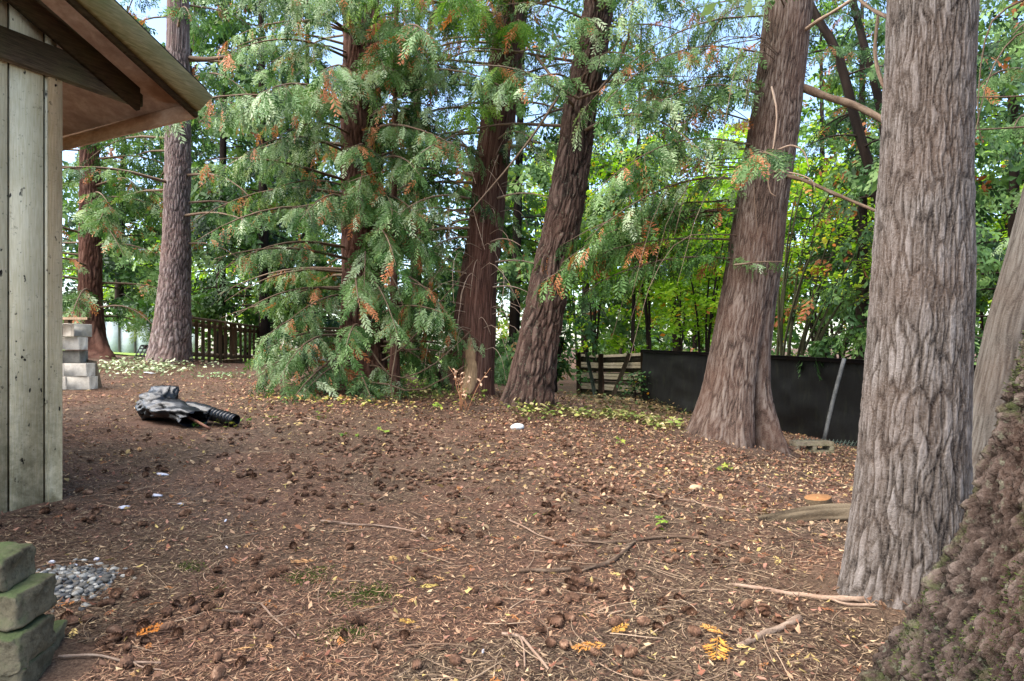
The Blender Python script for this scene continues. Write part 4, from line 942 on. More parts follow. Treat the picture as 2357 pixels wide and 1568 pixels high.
for vx, Y, H, Rc, lab, zl, lf in MB:
    broadleaf(vx, Y, H, Rc, lab, n=int(1000 + 360 * H), leaf=lf, zlo=zl, size=.16 if Y > 17 else .13)
broadleaf(1278, 14.4, 1.7, .6, 'dark leafy shrub beside the board fence at the leaning fir', n=900, leaf='shrub', zlo=.1, size=.13, name='shrub', tmpl=OVAL, cat='shrub', ncl=20)
broadleaf(1462, 14.4, .62, .35, 'small leafy bush in front of the board fence corner', n=200, leaf='shrub', zlo=.05, size=.09, name='shrub', tmpl=OVAL, cat='shrub', nst=3, sr=.01, ncl=8)
# far wood that closes the view
def woods():
    n = 46; c = Crown(); cen = []; 
    xs = np.linspace(-48, 46, n) + RS.normal(0, .8, n); pos = []
    for i, x in enumerate(xs):
        Y = 46 + RS.uniform(-3, 5); vx = CX + x / Y * F; H = RS.uniform(11, 19)
        if 1420 < vx < 1840: H = RS.uniform(8, 11.5)
        if 180 < vx < 400: H = RS.uniform(8, 11)
        m = 80; q = RS.random(m)**.8; r_ = (3.0 * (1 - q)**.7 + .3) * np.sqrt(RS.random(m)); a = RS.uniform(0, 6.28, m)
        pos.append(np.stack([x + r_*np.cos(a), Y + r_*np.sin(a), g1(x, Y) + .3 + H*q], -1))
    pos = np.vstack(pos); N = len(pos); ax = unit(np.stack([RS.normal(0, .6, N), RS.normal(0, .6, N), RS.uniform(-.9, .1, N)], -1)); out = unit(RS.normal(size=(N, 3)))
    X = unit(np.cross(ax, out)); Z = np.cross(X, ax); tv, tf = FR_LO[0]
    V, f = inst(tv, tf, pos, X, ax, Z, RS.uniform(1.6, 2.8, N)); single('woods', V, f, M['darkgreen'], 'dark mass of distant conifers closing the view', 'woods', kind='stuff', attrs={'tint': np.repeat(RS.uniform(0, .9, N), len(tv))})
woods()

t = TR['fir_near']; z, th, G = t.grid; Gv = G.reshape(-1, 3); pk = RS.choice(len(Gv), 90000); p = Gv[pk]
mk = (fbm(p[:,0]*3.2, p[:,1]*3.2, p[:,2]*3.2, 4, 61) > .42) & (p[:,2] < 1.7) & (p[:,2] > .02); p = p[mk][:16000]; N = len(p)
nr = unit(p - np.stack([np.interp(p[:,2], t.zs, t.X), np.full(N, t.Y), p[:,2]], -1)); ax = unit(nr + RS.normal(0, .6, (N, 3)) + [0, 0, .35]); X = unit(np.cross(ax, RS.normal(size=(N, 3)))); Z = np.cross(X, ax)
V, f = inst(DIAM[0], DIAM[1], p - nr*.002, X, ax, Z, np.stack([RS.uniform(.004, .009, N), RS.uniform(.006, .018, N), np.full(N, .01)], -1))
M['moss'] = m_leaf('moss_blade', [(0., lin(32, 40, 18)), (.5, lin(54, 64, 28)), (1., lin(84, 90, 46))], .1, .8, .2)
o = part('moss', roots['fir_near'], V, f, M['moss'], {'tint': np.repeat(RS.random(N), 4)}); o['kind'] = 'stuff'; o.parent = TRK['fir_near']
# ------------------------------------------------------------------ block pile behind the shed
M['block'] = m_concrete('concrete_block', lin(166, 158, 146), lin(206, 199, 186))
M['block_dark'] = m_concrete('concrete_block_dark', lin(104, 100, 92), lin(146, 142, 132))
M['block_brown'] = m_concrete('concrete_block_brown', lin(110, 98, 82), lin(150, 136, 116), green=lin(74, 82, 50), gf=.4)
M['mossblock'] = m_concrete('mossy_concrete', lin(74, 68, 54), lin(122, 113, 92), green=lin(56, 70, 40), gf=.8, scale=7.)
def hollow_block(l, h, d, wall=.032, web=True):
    """hollow concrete block, cores open upwards (z), centred in x and y, standing on z = 0"""
    pr = []; ex, ey, ez = np.eye(3)
    def b(x0, x1, y0, y1): pr.append(box([(x0+x1)/2, (y0+y1)/2, h/2], ex, ey, ez, (x1-x0)/2, (y1-y0)/2, h/2, .004))
    b(-l/2, l/2, -d/2, -d/2+wall); b(-l/2, l/2, d/2-wall, d/2)
    for x in (-l/2, -wall/2, l/2-wall): b(x, x+wall, -d/2+wall-.002, d/2-wall+.002)
    return merge(pr)
def block_obj(loc, rz_, label, m='block', tip=None, size=(.39,.19,.19), group='concrete blocks stacked behind the shed'):
    V, f = hollow_block(*size)
    if tip == 'end':      # lying on its side, cores sideways
        V = np.stack([V[:,0], V[:,2] - size[1]/2, V[:,1] + size[2]/2], -1)
    c_, s_ = math.cos(rz_), math.sin(rz_); V = np.stack([V[:,0]*c_ - V[:,1]*s_, V[:,0]*s_ + V[:,1]*c_, V[:,2]], -1)
    return single('concrete_block', V + np.asarray(loc, float), f, M[m], label, 'block', group)
bp = P(165, 896, 9.1); zb = g1(bp[0], bp[1]) - .01
rows = [('bottom', [(-.42,'hidden'),(-.02,'left'),(.10,'right')]),]
lay = [(-.20,.0,0,0.05,'block','bottom course of the pile, left'),(.135,.03,0,0.0,'block','bottom course of the pile, jutting out right'),
       (-.235,.01,1,.08,'block','second course of the pile, left'),(.105,.02,1,-.05,'block','second course of the pile, right'),
       (-.06,.06,2,.02,'block_dark','dark recessed middle course'),(-.02,.0,3,-.04,'block','long pale face in the fourth course'),
       (-.19,.0,4,.5*math.pi,'block','top course of the pile, left'),(.06,.02,4,.5*math.pi,'block','top course of the pile, end on at right')]
for dx, dy, row, a, m_, lab in lay:
    sz = (.33,.19,.19) if row < 2 else (.39,.185,.19)
    block_obj((bp[0] + dx, bp[1] + dy, zb + row * .192), a, 'grey concrete block, ' + lab, m_, size=sz)
V, f = quadbeam([bp[0] + .27, bp[1] + .16, zb], [bp[0] + .14, bp[1] + .22, zb + .42], (1, 0, 0), .10, .015)
single('slate', V, f, M['dpost'], 'dark thin board leaning on the right side of the block pile', 'board')
# dark timber rail on the pile
pr = [quadbeam(P(100, 733, 9.6), P(206, 734, 9.6), (0, 1, 0), .02, .05), quadbeam(P(100, 756, 9.6), P(196, 756, 9.6), (0, 1, 0), .02, .05)] + [quadbeam(P(x_, 757, 9.6), P(x_, 732, 9.6), (0, 1, 0), .035, .04) for x_ in (128, 156)]
V, f = merge(pr); 
rl = thing('rack', P(150, 757, 9.6), 'dark low wooden rack on top of the concrete block pile', 'rack')
for nm, (V, f) in zip(('top_board', 'bottom_board', 'upright', 'upright'), pr): part(nm, rl, V, f, M['picket'])

# ------------------------------------------------------------------ mossy blocks at the bottom left corner
def rough_block(c, rz_, hx, hy, hz, seed, tilt=0.):
    nx = 17; r = np.tanh(np.linspace(-1, 1, nx)*2)/math.tanh(2); vs = []; fs = []; o = 0
    for ax in range(3):
        for s_ in (-1, 1):
            A_, B_ = np.meshgrid(r, r, indexing='ij'); q = np.zeros((nx, nx, 3)); a, b = [w_ for w_ in range(3) if w_ != ax]
            q[..., ax] = s_; q[..., a] = A_; q[..., b] = B_; vs.append(q.reshape(-1, 3))
            I, J = np.meshgrid(np.arange(nx-1), np.arange(nx-1), indexing='ij'); f = np.stack([I*nx+J, (I+1)*nx+J, (I+1)*nx+J+1, I*nx+J+1], -1).reshape(-1, 4) + o
            fs.append(f if (s_ > 0) == (ax != 1) else f[:, ::-1]); o += nx * nx
    V = np.vstack(vs); nrm = V / (np.abs(V)**14).sum(1, keepdims=True)**(1/14)
    V = nrm * np.array([hx, hy, hz]); d = fbm(V[:,0]*14, V[:,1]*14, V[:,2]*14, 3, seed); V = V * (1 + .075 * d[:, None]) + .004 * fbm(V[:,0]*70, V[:,1]*70, V[:,2]*70, 2, seed+3)[:, None]
    V[:, 2] += V[:, 0] * tilt
    c_, s_ = math.cos(rz_), math.sin(rz_); V = np.stack([V[:,0]*c_ - V[:,1]*s_, V[:,0]*s_ + V[:,1]*c_, V[:,2]], -1) + np.asarray(c)
    return V, [np.vstack(fs)]
z0 = g1(-1.85, 2.3)
for (x_, y_, z_, a, hx, hy, hz, lab, sd) in [
        (-1.94, 2.28, .04, .10, .20, .11, .075, 'buried lowest mossy block in the corner stack', 1),
        (-1.925, 2.27, .175, .16, .185, .11, .066, 'grey mossy block third from the top of the corner stack', 2),
        (-1.955, 2.32, .308, .05, .19, .11, .064, 'green-topped block second from the top of the corner stack', 3),
        (-2.02, 2.30, .437, .20, .185, .11, .064, 'topmost rounded block with green moss cap in the corner stack', 4),
        (-1.90, 2.52, .05, .3, .07, .07, .07, 'small low mossy block right behind the corner stack', 5)]:
    V, f = rough_block((x_, y_, z_), a, hx, hy, hz, sd, RS.normal(0, .02))
    single('mossy_block', V, f, M['mossblock'], lab, 'block', 'mossy blocks stacked in the corner', smooth=True)
# ------------------------------------------------------------------ plastic crate, pallets, far translucent screen
M['crate'] = m_two('black_plastic', lin(18, 18, 20), lin(30, 30, 33), 20, .45)
cp = P(308, 826, 12.6); cr = thing('plastic_crate', cp, 'black plastic lattice crate tipped up beside the grey fir', 'crate')
ca, cb = np.array([.36, .06, 0]), np.array([.09, .10, .27]); cn = unit(np.cross(ca, cb)); cn = cn if cn[1] < 0 else -cn
for i in range(6):
    V, f = quadbeam(cp + ca * i / 5, cp + ca * i / 5 + cb, cn, .008, .012); part('bar', cr, V, f, M['crate'])
for j in range(5):
    V, f = quadbeam(cp + cb * j / 4, cp + cb * j / 4 + ca, cn, .008, .0105); part('bar', cr, V, f, M['crate'])
for j in range(2):
    V, f = quadbeam(cp + cb * j - cn * .09, cp + cb * j + ca - cn * .09, cn, .012, .09); part('side', cr, V, f, M['crate'])
M['screen'] = m_two('pale_screen', lin(170, 182, 188), lin(204, 212, 216), 5)
sp = thing('garden_screen', P(250, 800, 20), 'pale grey sheet fence far behind the plastic crate', 'fence')
for i in range(6):
    x0_, x1_ = 240 + i*36, 240 + (i+1)*36 - 2
    V = np.array([P(x0_, 805, 20), P(x1_, 805, 20), P(x1_, 741, 20), P(x0_, 741, 20)]); V = np.vstack([V, V + [0, .04, 0]]); V[[0,1,4,5], 2] = 1.0
    part('panel', sp, V, [np.array([[0,1,2,3],[4,7,6,5],[0,4,5,1],[3,2,6,7],[1,5,6,2],[0,3,7,4]])], M['screen'])
    V, f = quadbeam([V[0,0], V[0,1] - .03, .9], [V[0,0], V[0,1] - .03, V[3,2] + .04], (0,1,0), .025, .02); part('post', sp, V, f, M['greypipe'])
M['oldwood'] = m_wood('old_pallet', lin(84, 72, 58), lin(134, 118, 98), (6, 6, 20), stain=lin(70, 66, 48), sfac=.4)
pb = on_ground(1592, 948, 9.5); pl_ = thing('wooden_box', pb, 'small weathered wooden box against the black fence left of the flared cedar', 'box')
for j in range(3):
    V, f = box([pb[0], pb[1], pb[2] + .05 + j*.095], [1,0,0], [0,1,0], k, .24, .02, .043, .004); part('slat', pl_, V, f, M['oldwood'])
for s_ in (-.22, 0, .22):
    V, f = box([pb[0] + s_, pb[1] + .05, pb[2] + .14], [1,0,0], [0,1,0], k, .03, .028, .145, .004); part('upright', pl_, V, f, M['oldwood'])
for j in range(3):
    V, f = box([pb[0], pb[1] + .105, pb[2] + .05 + j*.095], [1,0,0], [0,1,0], k, .24, .02, .043, .004); part('slat', pl_, V, f, M['oldwood'])
q = on_ground(1868, 1038, 6.5); V, f = hollow_block(.50, .20, .17, .055); V = np.stack([V[:,0], V[:,2] - .1, V[:,1] + .045], -1)
single('concrete_block', V + q, f, M['block_brown'], 'low mossy concrete block at the foot of the leaning grey pole', 'block')
# coil of wire mesh at the fence foot
Pt = [];
for i in range(16):
    a = i / 16; c0 = P(1830 + 9*i, 1024 + .6*i, 8.3); Pt.append(curve([c0 + [-.05,0,0], c0 + [0,0,.09], c0 + [.05,.02,.02], c0 + [.1,0,.1]], 8))
V, f = tubes(np.array(Pt), np.full((16, 8), .003), 4); single('wire_mesh', V, f, M['gpost'], 'thin strip of green wire mesh along the foot of the black fence', 'wire', kind='stuff')

# ------------------------------------------------------------------ black bag with pipes
def m_bag():
    t = NT('black_bag'); v = t.coord(); n1 = t.noise(v, 9, 4, .6, .6); n2 = t.noise(v, 30, 3, .6, .3)
    return t.done(t.bsdf(t.ramp(n1, [(.3, lin(14, 15, 18)), (.7, lin(30, 32, 37))]), .33, .45, t.bump(t.math('ADD', n1, t.math('MULTIPLY', n2, .4)), .5, .02)))
M['bag'] = m_bag()
def loft(axis, rx, rz_, m=34, seed=0, crease=.12, flat=.0):
    """wrinkled tube of plastic film: rings across a horizontal axis, squashed where it lies on the ground"""
    n_ = len(axis); T = unit(np.gradient(axis, axis=0)); S_ = unit(np.cross(T, [0, 0, 1.])); U_ = np.cross(S_, T)
    th = np.linspace(0, 2*np.pi, m, endpoint=False); V = np.zeros((n_, m, 3))
    for i in range(n_):
        w_ = 1 + crease*.7*vn(np.cos(th)*1.4 + i*.10, np.sin(th)*1.4, i*.20, seed) + crease*1.1*(.42 - np.abs(vn(np.cos(th)*2.6 + .5*np.sin(i*.5), np.sin(th)*2.6 + i*.12, i*.22, seed+3))*1.6) + crease*.5*(.3 - np.abs(vn(np.cos(th)*6, np.sin(th)*6 + i*.3, i*.4, seed+5)))
        V[i] = axis[i] + (np.cos(th) * rx[i] * w_)[:, None] * S_[i] + (np.sin(th) * rz_[i] * w_)[:, None] * U_[i]
    I, J = np.meshgrid(np.arange(n_-1), np.arange(m), indexing='ij'); J2 = (J+1) % m
    return V.reshape(-1, 3), [np.stack([I*m+J, I*m+J2, (I+1)*m+J2, (I+1)*m+J], -1).reshape(-1, 4)]
bgp = on_ground(400, 972, 5.5); YB = bgp[1]
bag = thing('plastic_bag', bgp, 'glossy black plastic bag lying crumpled on the bare ground near the shed', 'bag')
def lift(V, eps=.004):
    gzv = gz(V[:,0], V[:,1]) + eps; V[:, 2] = np.maximum(V[:, 2], gzv); return V
a0, a1 = P(338, 948, YB + .18), P(452, 964, YB - .22)
ax_ = curve([a0, P(375, 940, YB + .1), P(415, 948, YB - .05), a1], 26); tq = np.linspace(0, 1, 26)
V, f = loft(ax_, np.interp(tq, [0,.1,.35,.7,1], [.10,.19,.21,.19,.17]), np.interp(tq, [0,.1,.35,.7,1], [.07,.12,.115,.085,.09]), 40, 4, .24)
o = part('body', bag, lift(V), f, M['bag'], None, False); md = o.modifiers.new('thickness', 'SOLIDIFY'); md.thickness = .003
hx_ = curve([P(362, 955, YB + .06), P(362, 932, YB + .12), P(366, 912, YB + .20), P(378, 890, YB + .30)], 18); tq = np.linspace(0, 1, 18)
V, f = loft(hx_, np.interp(tq, [0,.3,.7,1], [.17,.18,.19,.15]), np.interp(tq, [0,.3,.7,1], [.14,.11,.07,.02]), 40, 9, .30)
o = part('hood', bag, lift(V), f, M['bag'], None, False); md = o.modifiers.new('thickness', 'SOLIDIFY'); md.thickness = .003
ax_ = curve([P(415, 938, YB + .12), P(455, 944, YB + .05), P(490, 955, YB - .02)], 16)
V, f = loft(ax_, np.full(16, .095), np.full(16, .075), 30, 14, .16); o = part('sleeve', bag, lift(V), f, M['bag'], None, False)
md = o.modifiers.new('thickness', 'SOLIDIFY'); md.thickness = .003
# corrugated pipe: ridged tube poking out of the bag
pa, pb_ = P(470, 948, YB + .03), P(543, 969, YB - .12); n_ = 61; ax_ = curve([pa, (pa+pb_)/2, pb_], n_); rad = .068 + .008 * np.sign(np.sin(np.arange(n_) * 2*np.pi / 6)) * np.abs(np.sin(np.arange(n_) * 2*np.pi / 6))**.4
gzl = gz(ax_[:,0], ax_[:,1]); ax_[:, 2] = np.maximum(ax_[:, 2], gzl + .07)
V, f = tubes(ax_[None], rad[None], 20, cap=False); V2, f2 = tubes(ax_[None], rad[None] * 0 + .055, 20, cap=False)
V, f = merge([(V, f), (V2, [f2[0][:, ::-1]])]); single('drain_pipe', V, f, M['bag'], 'black ribbed drain pipe sticking out of the plastic bag', 'pipe', smooth=True)
M['rod'] = m_two('rusty_rod', lin(92, 60, 48), lin(138, 98, 80), 14, .7)
V, f = tubes(curve([P(425, 957, YB - .1), P(452, 970, YB - .25), P(482, 987, YB - .42)], 6)[None], np.full((1, 6), .016), 10); V = lift(V, .0)
single('rod', V, f, M['rod'], 'reddish brown rod lying out of the mouth of the plastic bag', 'rod', smooth=True)

# ------------------------------------------------------------------ pine cones
def cone_mesh(rows=11, per=7, seed=0, open_=1.0, low=False):
    r = np.random.default_rng(seed); V = []; T = []
    L = 1.0
    prof = lambda t_: .05 + .19 * math.sin(math.pi * min(1, .12 + t_ * .86)) ** .7
    nr, m = (5, 6) if not low else (4, 5)
    for i in range(nr):
        for j in range(m):
            a = 2*math.pi*j/m; e_ = .02 if i in (0, nr-1) else 1.; V.append((-.5 + 1.02*i/(nr-1), e_*prof(i/(nr-1))*.78*math.cos(a), e_*prof(i/(nr-1))*.78*math.sin(a)))
    for i in range(nr-1):
        for j in range(m):
            a, b = i*m+j, i*m+(j+1) % m; T += [[a, b, b+m], [a, b+m, a+m]]
    for i in range(rows):
        t_ = (i + .3) / rows; x = -.5 + t_; pr = prof(t_)
        for j in range(per):
            a = 2*math.pi*(j + .5*(i % 2) + i*.07)/per + r.normal(0, .06); ca_, sa_ = math.cos(a), math.sin(a); lift_ = pr * (1.12 + .2*open_*r.random())
            hw = math.pi/per * 1.05; b0 = len(V); ln = .17 * r.uniform(.85, 1.15) * (1 - .62*t_)
            V.append((x - .02, pr*.62*ca_, pr*.62*sa_))
            for da, dx, rr_ in ((-hw, ln*.55, pr*.95), (0, ln, lift_), (hw, ln*.55, pr*.95)):
                V.append((x + dx, rr_*math.cos(a+da), rr_*math.sin(a+da)))
            T += [[b0, b0+1, b0+2], [b0, b0+2, b0+3]]
    return np.array(V), [np.array(T)]
def m_cone():
    t = NT('cone_scales'); v = t.coord(); n1 = t.noise(v, 50, 3, .6); oi = t.n('ObjectInfo')
    c = t.ramp(n1, [(.3, lin(60, 42, 33)), (.55, lin(116, 86, 67)), (.8, lin(160, 130, 106))])
    c = t.mix(t.math('MULTIPLY', oi.outputs['Random'], .8), c, t.mix(1., c, (.6, .54, .5, 1), 'MULTIPLY'))
    return t.done(t.bsdf(c, .8, .2))
M['cone'] = m_cone()
CONES = []
for s_ in range(4):
    v_, f_ = cone_mesh(11, 7, s_, (.5, 1., 1.5, .8)[s_]); me = raw_mesh('pine_cone', v_ * np.array([.062, .080, .080]), f_); me.materials.append(M['cone']); CONES.append(me)
def cone_density(x, y):
    vx = CX + x / y * F; vy = HY + (ZC - gz(x, y)) / y * F
    d = np.exp(-((vx - 1000) / 420)**2 - ((vy - 1080) / 95)**2) * 1.0 + .30 * np.exp(-((vx - 1350) / 420)**2 - ((vy - 1260) / 150)**2) + .15 * np.exp(-((vx - 350) / 200)**2 - ((vy - 1450) / 100)**2) + .10 * np.exp(-((vx - 1500) / 600)**2 - ((vy - 1430) / 120)**2)
    return d + .05 * (vy > 960) + .10 * np.exp(-((vx - 300) / 300)**2 - ((vy - 1250) / 150)**2)
def clear_of_things(x, y):
    ok = ~((np.hypot(x - 1.95, y - 3.13) < .42) | (np.hypot(x - 1.8, y - 1.75) < .62) | (np.hypot(x - 2.75, y - 7.8) < .75) | ((x - C[0])*n[0] + (y - C[1])*n[1] < .06) & ((x - C[0])*u[0] + (y - C[1])*u[1] < .08))
    return ok & ~(np.hypot(x + 1.86, y - 2.3) < .28) & ~((np.abs(x - bgp[0] - .1) < .5) & (np.abs(y - YB) < .4))
cand = np.stack([RS.uniform(-4.5, 4, 24000), RS.uniform(2.0, 9.5, 24000)], -1)
wgt = cone_density(cand[:,0], cand[:,1]) * (.22 + 1.6*(vn(cand[:,0]/.32, cand[:,1]/.42, 0, 77) > .12)); ok = clear_of_things(cand[:,0], cand[:,1]) & (np.abs(cand[:,0]) < cand[:,1]*.83)
cand = cand[ok]; wgt = wgt[ok]; pick = RS.choice(len(cand), 900, replace=False, p=wgt/wgt.sum()); cp_ = cand[pick]; cp_ = cp_[np.argsort(cp_[:,1])]
hand = [(300,1480),(330,1450),(290,1545),(340,1560),(410,1470),(520,1455),(545,1440),(440,1395),(472,1402),(385,1455),(620,1480),(250,1500),(1340,1350),(1050,1535),(1480,1440),(1385,1380),(1450,1330),(1560,1385),(1820,1455),(330,1380),(935,1470),(930,1475),(960,1545),(470,1455),(265,1470),(385,1420),(590,1450),(500,1525),(1130,1405),(1160,1375),(1145,1395),(1215,1350),(1760,1410),(1280,1445),(1705,1425),(1600,1465),(555,1535),(1290,1290),(1240,1200),(450,1415)]
hp = np.array([on_ground(a, b)[:2] for a, b in hand]); cp_ = np.vstack([hp, cp_])
gzs = gz(cp_[:,0], cp_[:,1])
for i in range(300):
    o = link('pine_cone', CONES[i % 4], None, None, (cp_[i,0], cp_[i,1], gzs[i] + .017)); sc = RS.uniform(.75, 1.25); o.scale = (sc, sc * RS.uniform(.85, 1.1), sc)
    o.rotation_euler = (RS.uniform(0, 6.28), RS.normal(0, .25), RS.uniform(0, 6.28)); tagp(o, 'brown scaly cone lying loose on the needle litter', 'cone', 'fallen cones scattered over the yard')
rest = cp_[300:]; N = len(rest); a = RS.uniform(0, 6.28, N); X = np.stack([np.cos(a), np.sin(a), 0*a], -1); Z = np.tile([0, 0, 1.], (N, 1)); Y_ = np.cross(Z, X)
v_, f_ = cone_mesh(6, 5, 5, 1., True); V, f = inst(v_, f_, np.stack([rest[:,0], rest[:,1], gz(rest[:,0], rest[:,1]) + .014], -1), X, Y_, Z, np.stack([RS.uniform(.05, .072, N)]*3, -1) * [1, 1.25, 1.25])
single('pine_cones', V, f, M['cone'], 'small brown cones strewn across the middle distance', 'cones', kind='stuff')

# ------------------------------------------------------------------ litter
def scatter(N, y0, y1, half=.86, pw=1.0):
    q = RS.random(N)
    y = (y0 * (y1 / y0)**q) if pw == 1.0 else (y0**(1-pw) + q * (y1**(1-pw) - y0**(1-pw)))**(1/(1-pw))
    x = RS.uniform(-1, 1, N) * (half * y + .3); ok = clear_of_things(x, y); return x[ok], y[ok]
def flat_axes(N, tilt):
    a = RS.uniform(0, 6.28, N); Z = unit(np.stack([RS.normal(0, tilt, N), RS.normal(0, tilt, N), np.ones(N)], -1))
    X = unit(np.cross(np.stack([np.cos(a), np.sin(a), 0*a], -1), Z)); return X, np.cross(Z, X), Z
def pal(cols, N, jit=.18, p=None):
    c = np.array([lin(*q)[:3] for q in cols])[RS.choice(len(cols), N, p=p)]; return c * np.clip(1 + RS.normal(0, jit, (N, 1)), .4, 1.7)
M['litter'] = m_vcol('litter', .85, .15, 80, .3, trans=.0)
M['leaflitter'] = m_vcol('leaf_litter', .75, .2, 40, .35, trans=.15)
NEEDLE = (np.array([(-.5,-.02,0),(0,-.5,.04),(.5,.0,0),(0,.5,.05)]), [np.array([[0,1,2],[0,2,3]])])
x, y = scatter(165000, 1.85, 11.5, pw=1.25); N = len(x); X, Y_, Z = flat_axes(N, .22)
ln = RS.uniform(.018, .055, N) * (1 + .06*y); wd = RS.uniform(.0016, .0034, N) * (1 + .22*y)
V, f = inst(NEEDLE[0], NEEDLE[1], np.stack([x, y, gz(x, y) + RS.uniform(.001, .012, N)], -1), X, Y_, Z, np.stack([ln, wd, ln*.4], -1))
red = vn(x/1.1, y/1.1, 0, 51) > .1
cA = pal([(60,48,39),(90,74,60),(122,102,81),(160,136,108),(52,42,36),(106,90,73)], N); cB = pal([(86,62,50),(116,84,66),(146,112,88),(68,50,42),(164,132,104)], N)
single('needle_litter', V, f, M['litter'], 'brown needles and bark crumbs covering the ground', 'needles', kind='stuff', attrs={'col': np.repeat(np.where(red[:,None], cB, cA), 4, 0)})
# leaf flakes, thicker to the middle and right
FLAKE = (np.array([(-.5,-.1,.05),(-.1,-.42,-.06),(.5,-.05,.12),(.15,.38,-.03)]), [np.array([[0,1,2],[0,2,3]])])
x, y = scatter(90000, 1.9, 12, pw=.55); vx = CX + x/y*F; vy = HY + (ZC - gz(x, y))/y*F
pr_ = .10 + .9*np.clip((vx - 900)/900, 0, 1)*np.clip((1250 - vy)/200, .12, 1) + .8*np.exp(-((vy - 915)/45)**2)*(vx > 520) + .25*np.exp(-((vx - 650)/300)**2 - ((vy - 930)/50)**2)
kp = RS.random(len(x)) < pr_ * .62; x, y = x[kp], y[kp]; N = len(x); X, Y_, Z = flat_axes(N, .5); sz = RS.uniform(.014, .055, N) * (.7 + .05*y)
V, f = inst(FLAKE[0], FLAKE[1], np.stack([x, y, gz(x, y) + RS.uniform(.004, .025, N)], -1), X, Y_, Z, np.stack([sz, sz*RS.uniform(.35, .8, N), sz], -1))
single('leaf_litter', V, f, M['leaflitter'], 'tan and pinkish dead leaves strewn over the middle of the yard', 'leaves', kind='stuff',
       attrs={'col': np.repeat(pal([(160,128,100),(178,148,116),(140,98,76),(124,80,62),(190,164,128),(150,110,92),(104,76,60),(112,84,66),(168,146,92)], N), 4, 0)})
# whole curled leaves carpeting the rise to the right
x, y = scatter(26000, 4.0, 10.5, pw=.3); vx = CX + x/y*F; vy = HY + (ZC - gz(x, y))/y*F
kp = RS.random(len(x)) < .75*np.clip((vx - 1000)/450, 0, 1)*np.exp(-((vy - 1020)/85)**2) + .30*np.exp(-((vy - 945)/30)**2)*(vx > 560) + .05; x, y = x[kp], y[kp]; N = len(x); X, Y_, Z = flat_axes(N, .6)
CURL = (OVAL[0]*[1, 1, 2.2], OVAL[1]); V, f = inst(CURL[0], CURL[1], np.stack([x, y, gz(x, y) + RS.uniform(.006, .03, N)], -1), X, Y_, Z, np.stack([RS.uniform(.025, .075, N), RS.uniform(.03, .07, N), np.full(N, .05)], -1))
single('dead_leaves', V, f, M['leaflitter'], 'curled tan and orange dead leaves carpeting the rise in front of the flared cedar', 'leaves', kind='stuff', attrs={'col': np.repeat(pal([(158,126,96),(144,102,74),(172,144,112),(130,86,62),(152,112,90),(136,110,84),(156,132,86),(112,80,62),(100,72,57)], N), 6, 0)})
xs_ = []; ys_ = []
for mx, my, mr in MOUNDS[:-1]:
    N = 420; a = RS.uniform(0, 6.28, N); r_ = mr - .08 + np.abs(RS.normal(0, .12, N)); xs_.append(mx + r_*np.cos(a)); ys_.append(my + r_*np.sin(a))
x, y = np.concatenate(xs_), np.concatenate(ys_); N = len(x); X, Y_, Z = flat_axes(N, .7); sz = RS.uniform(.02, .06, N) * (.6 + .05*y)
V, f = inst(FLAKE[0], FLAKE[1], np.stack([x, y, gz(x, y) + RS.uniform(.004, .035, N)], -1), X, Y_, Z, np.stack([sz, sz*RS.uniform(.2, .7, N), sz], -1))
single('trunk_foot_litter', V, f, M['leaflitter'], 'dead leaves and bark bits piled round the trunk feet', 'leaves', kind='stuff', attrs={'col': np.repeat(pal([(140,110,86),(120,84,64),(164,136,106),(98,72,58),(110,80,62)], N), 4, 0)})
# thin twigs
def twig_batch(x, y, lmin, lmax, r, cols, name, label):
    N = len(x); a = RS.uniform(0, 6.28, N); l = RS.uniform(lmin, lmax, N); b = RS.normal(0, .35, N); t_ = np.linspace(-.5, .5, 6)
    px = x[:,None] + l[:,None]*(t_*np.cos(a)[:,None] - b[:,None]*(t_**2)*np.sin(a)[:,None]); py = y[:,None] + l[:,None]*(t_*np.sin(a)[:,None] + b[:,None]*(t_**2)*np.cos(a)[:,None])
    pz = gz(px, py) + .006 + np.abs(RS.normal(0, .012, N))[:,None]*(1 + RS.normal(0, .5, (N,1))*t_[None]*2)
    V, f = tubes(np.stack([px, py, pz], -1), RS.uniform(.7, 1.4, (N,1))*r*np.linspace(1.1, .6, 6)[None]*(1 + .1*y[:,None]), 3)
    single(name, V, f, M['litter'], label, 'twigs', kind='stuff', attrs={'col': np.repeat(pal(cols, N), 18, 0)})
x, y = scatter(3400, 1.9, 10.5, pw=.9); vx = CX + x/y*F; kp = RS.random(len(x)) < .22 + .78*np.clip((vx - 700)/900, 0, 1); x, y = x[kp], y[kp]
twig_batch(x, y, .06, .34, .0017, [(74,56,46),(108,88,72),(138,116,96),(56,42,35),(150,128,106)], 'twig_litter', 'thin dry twigs strewn over the yard')
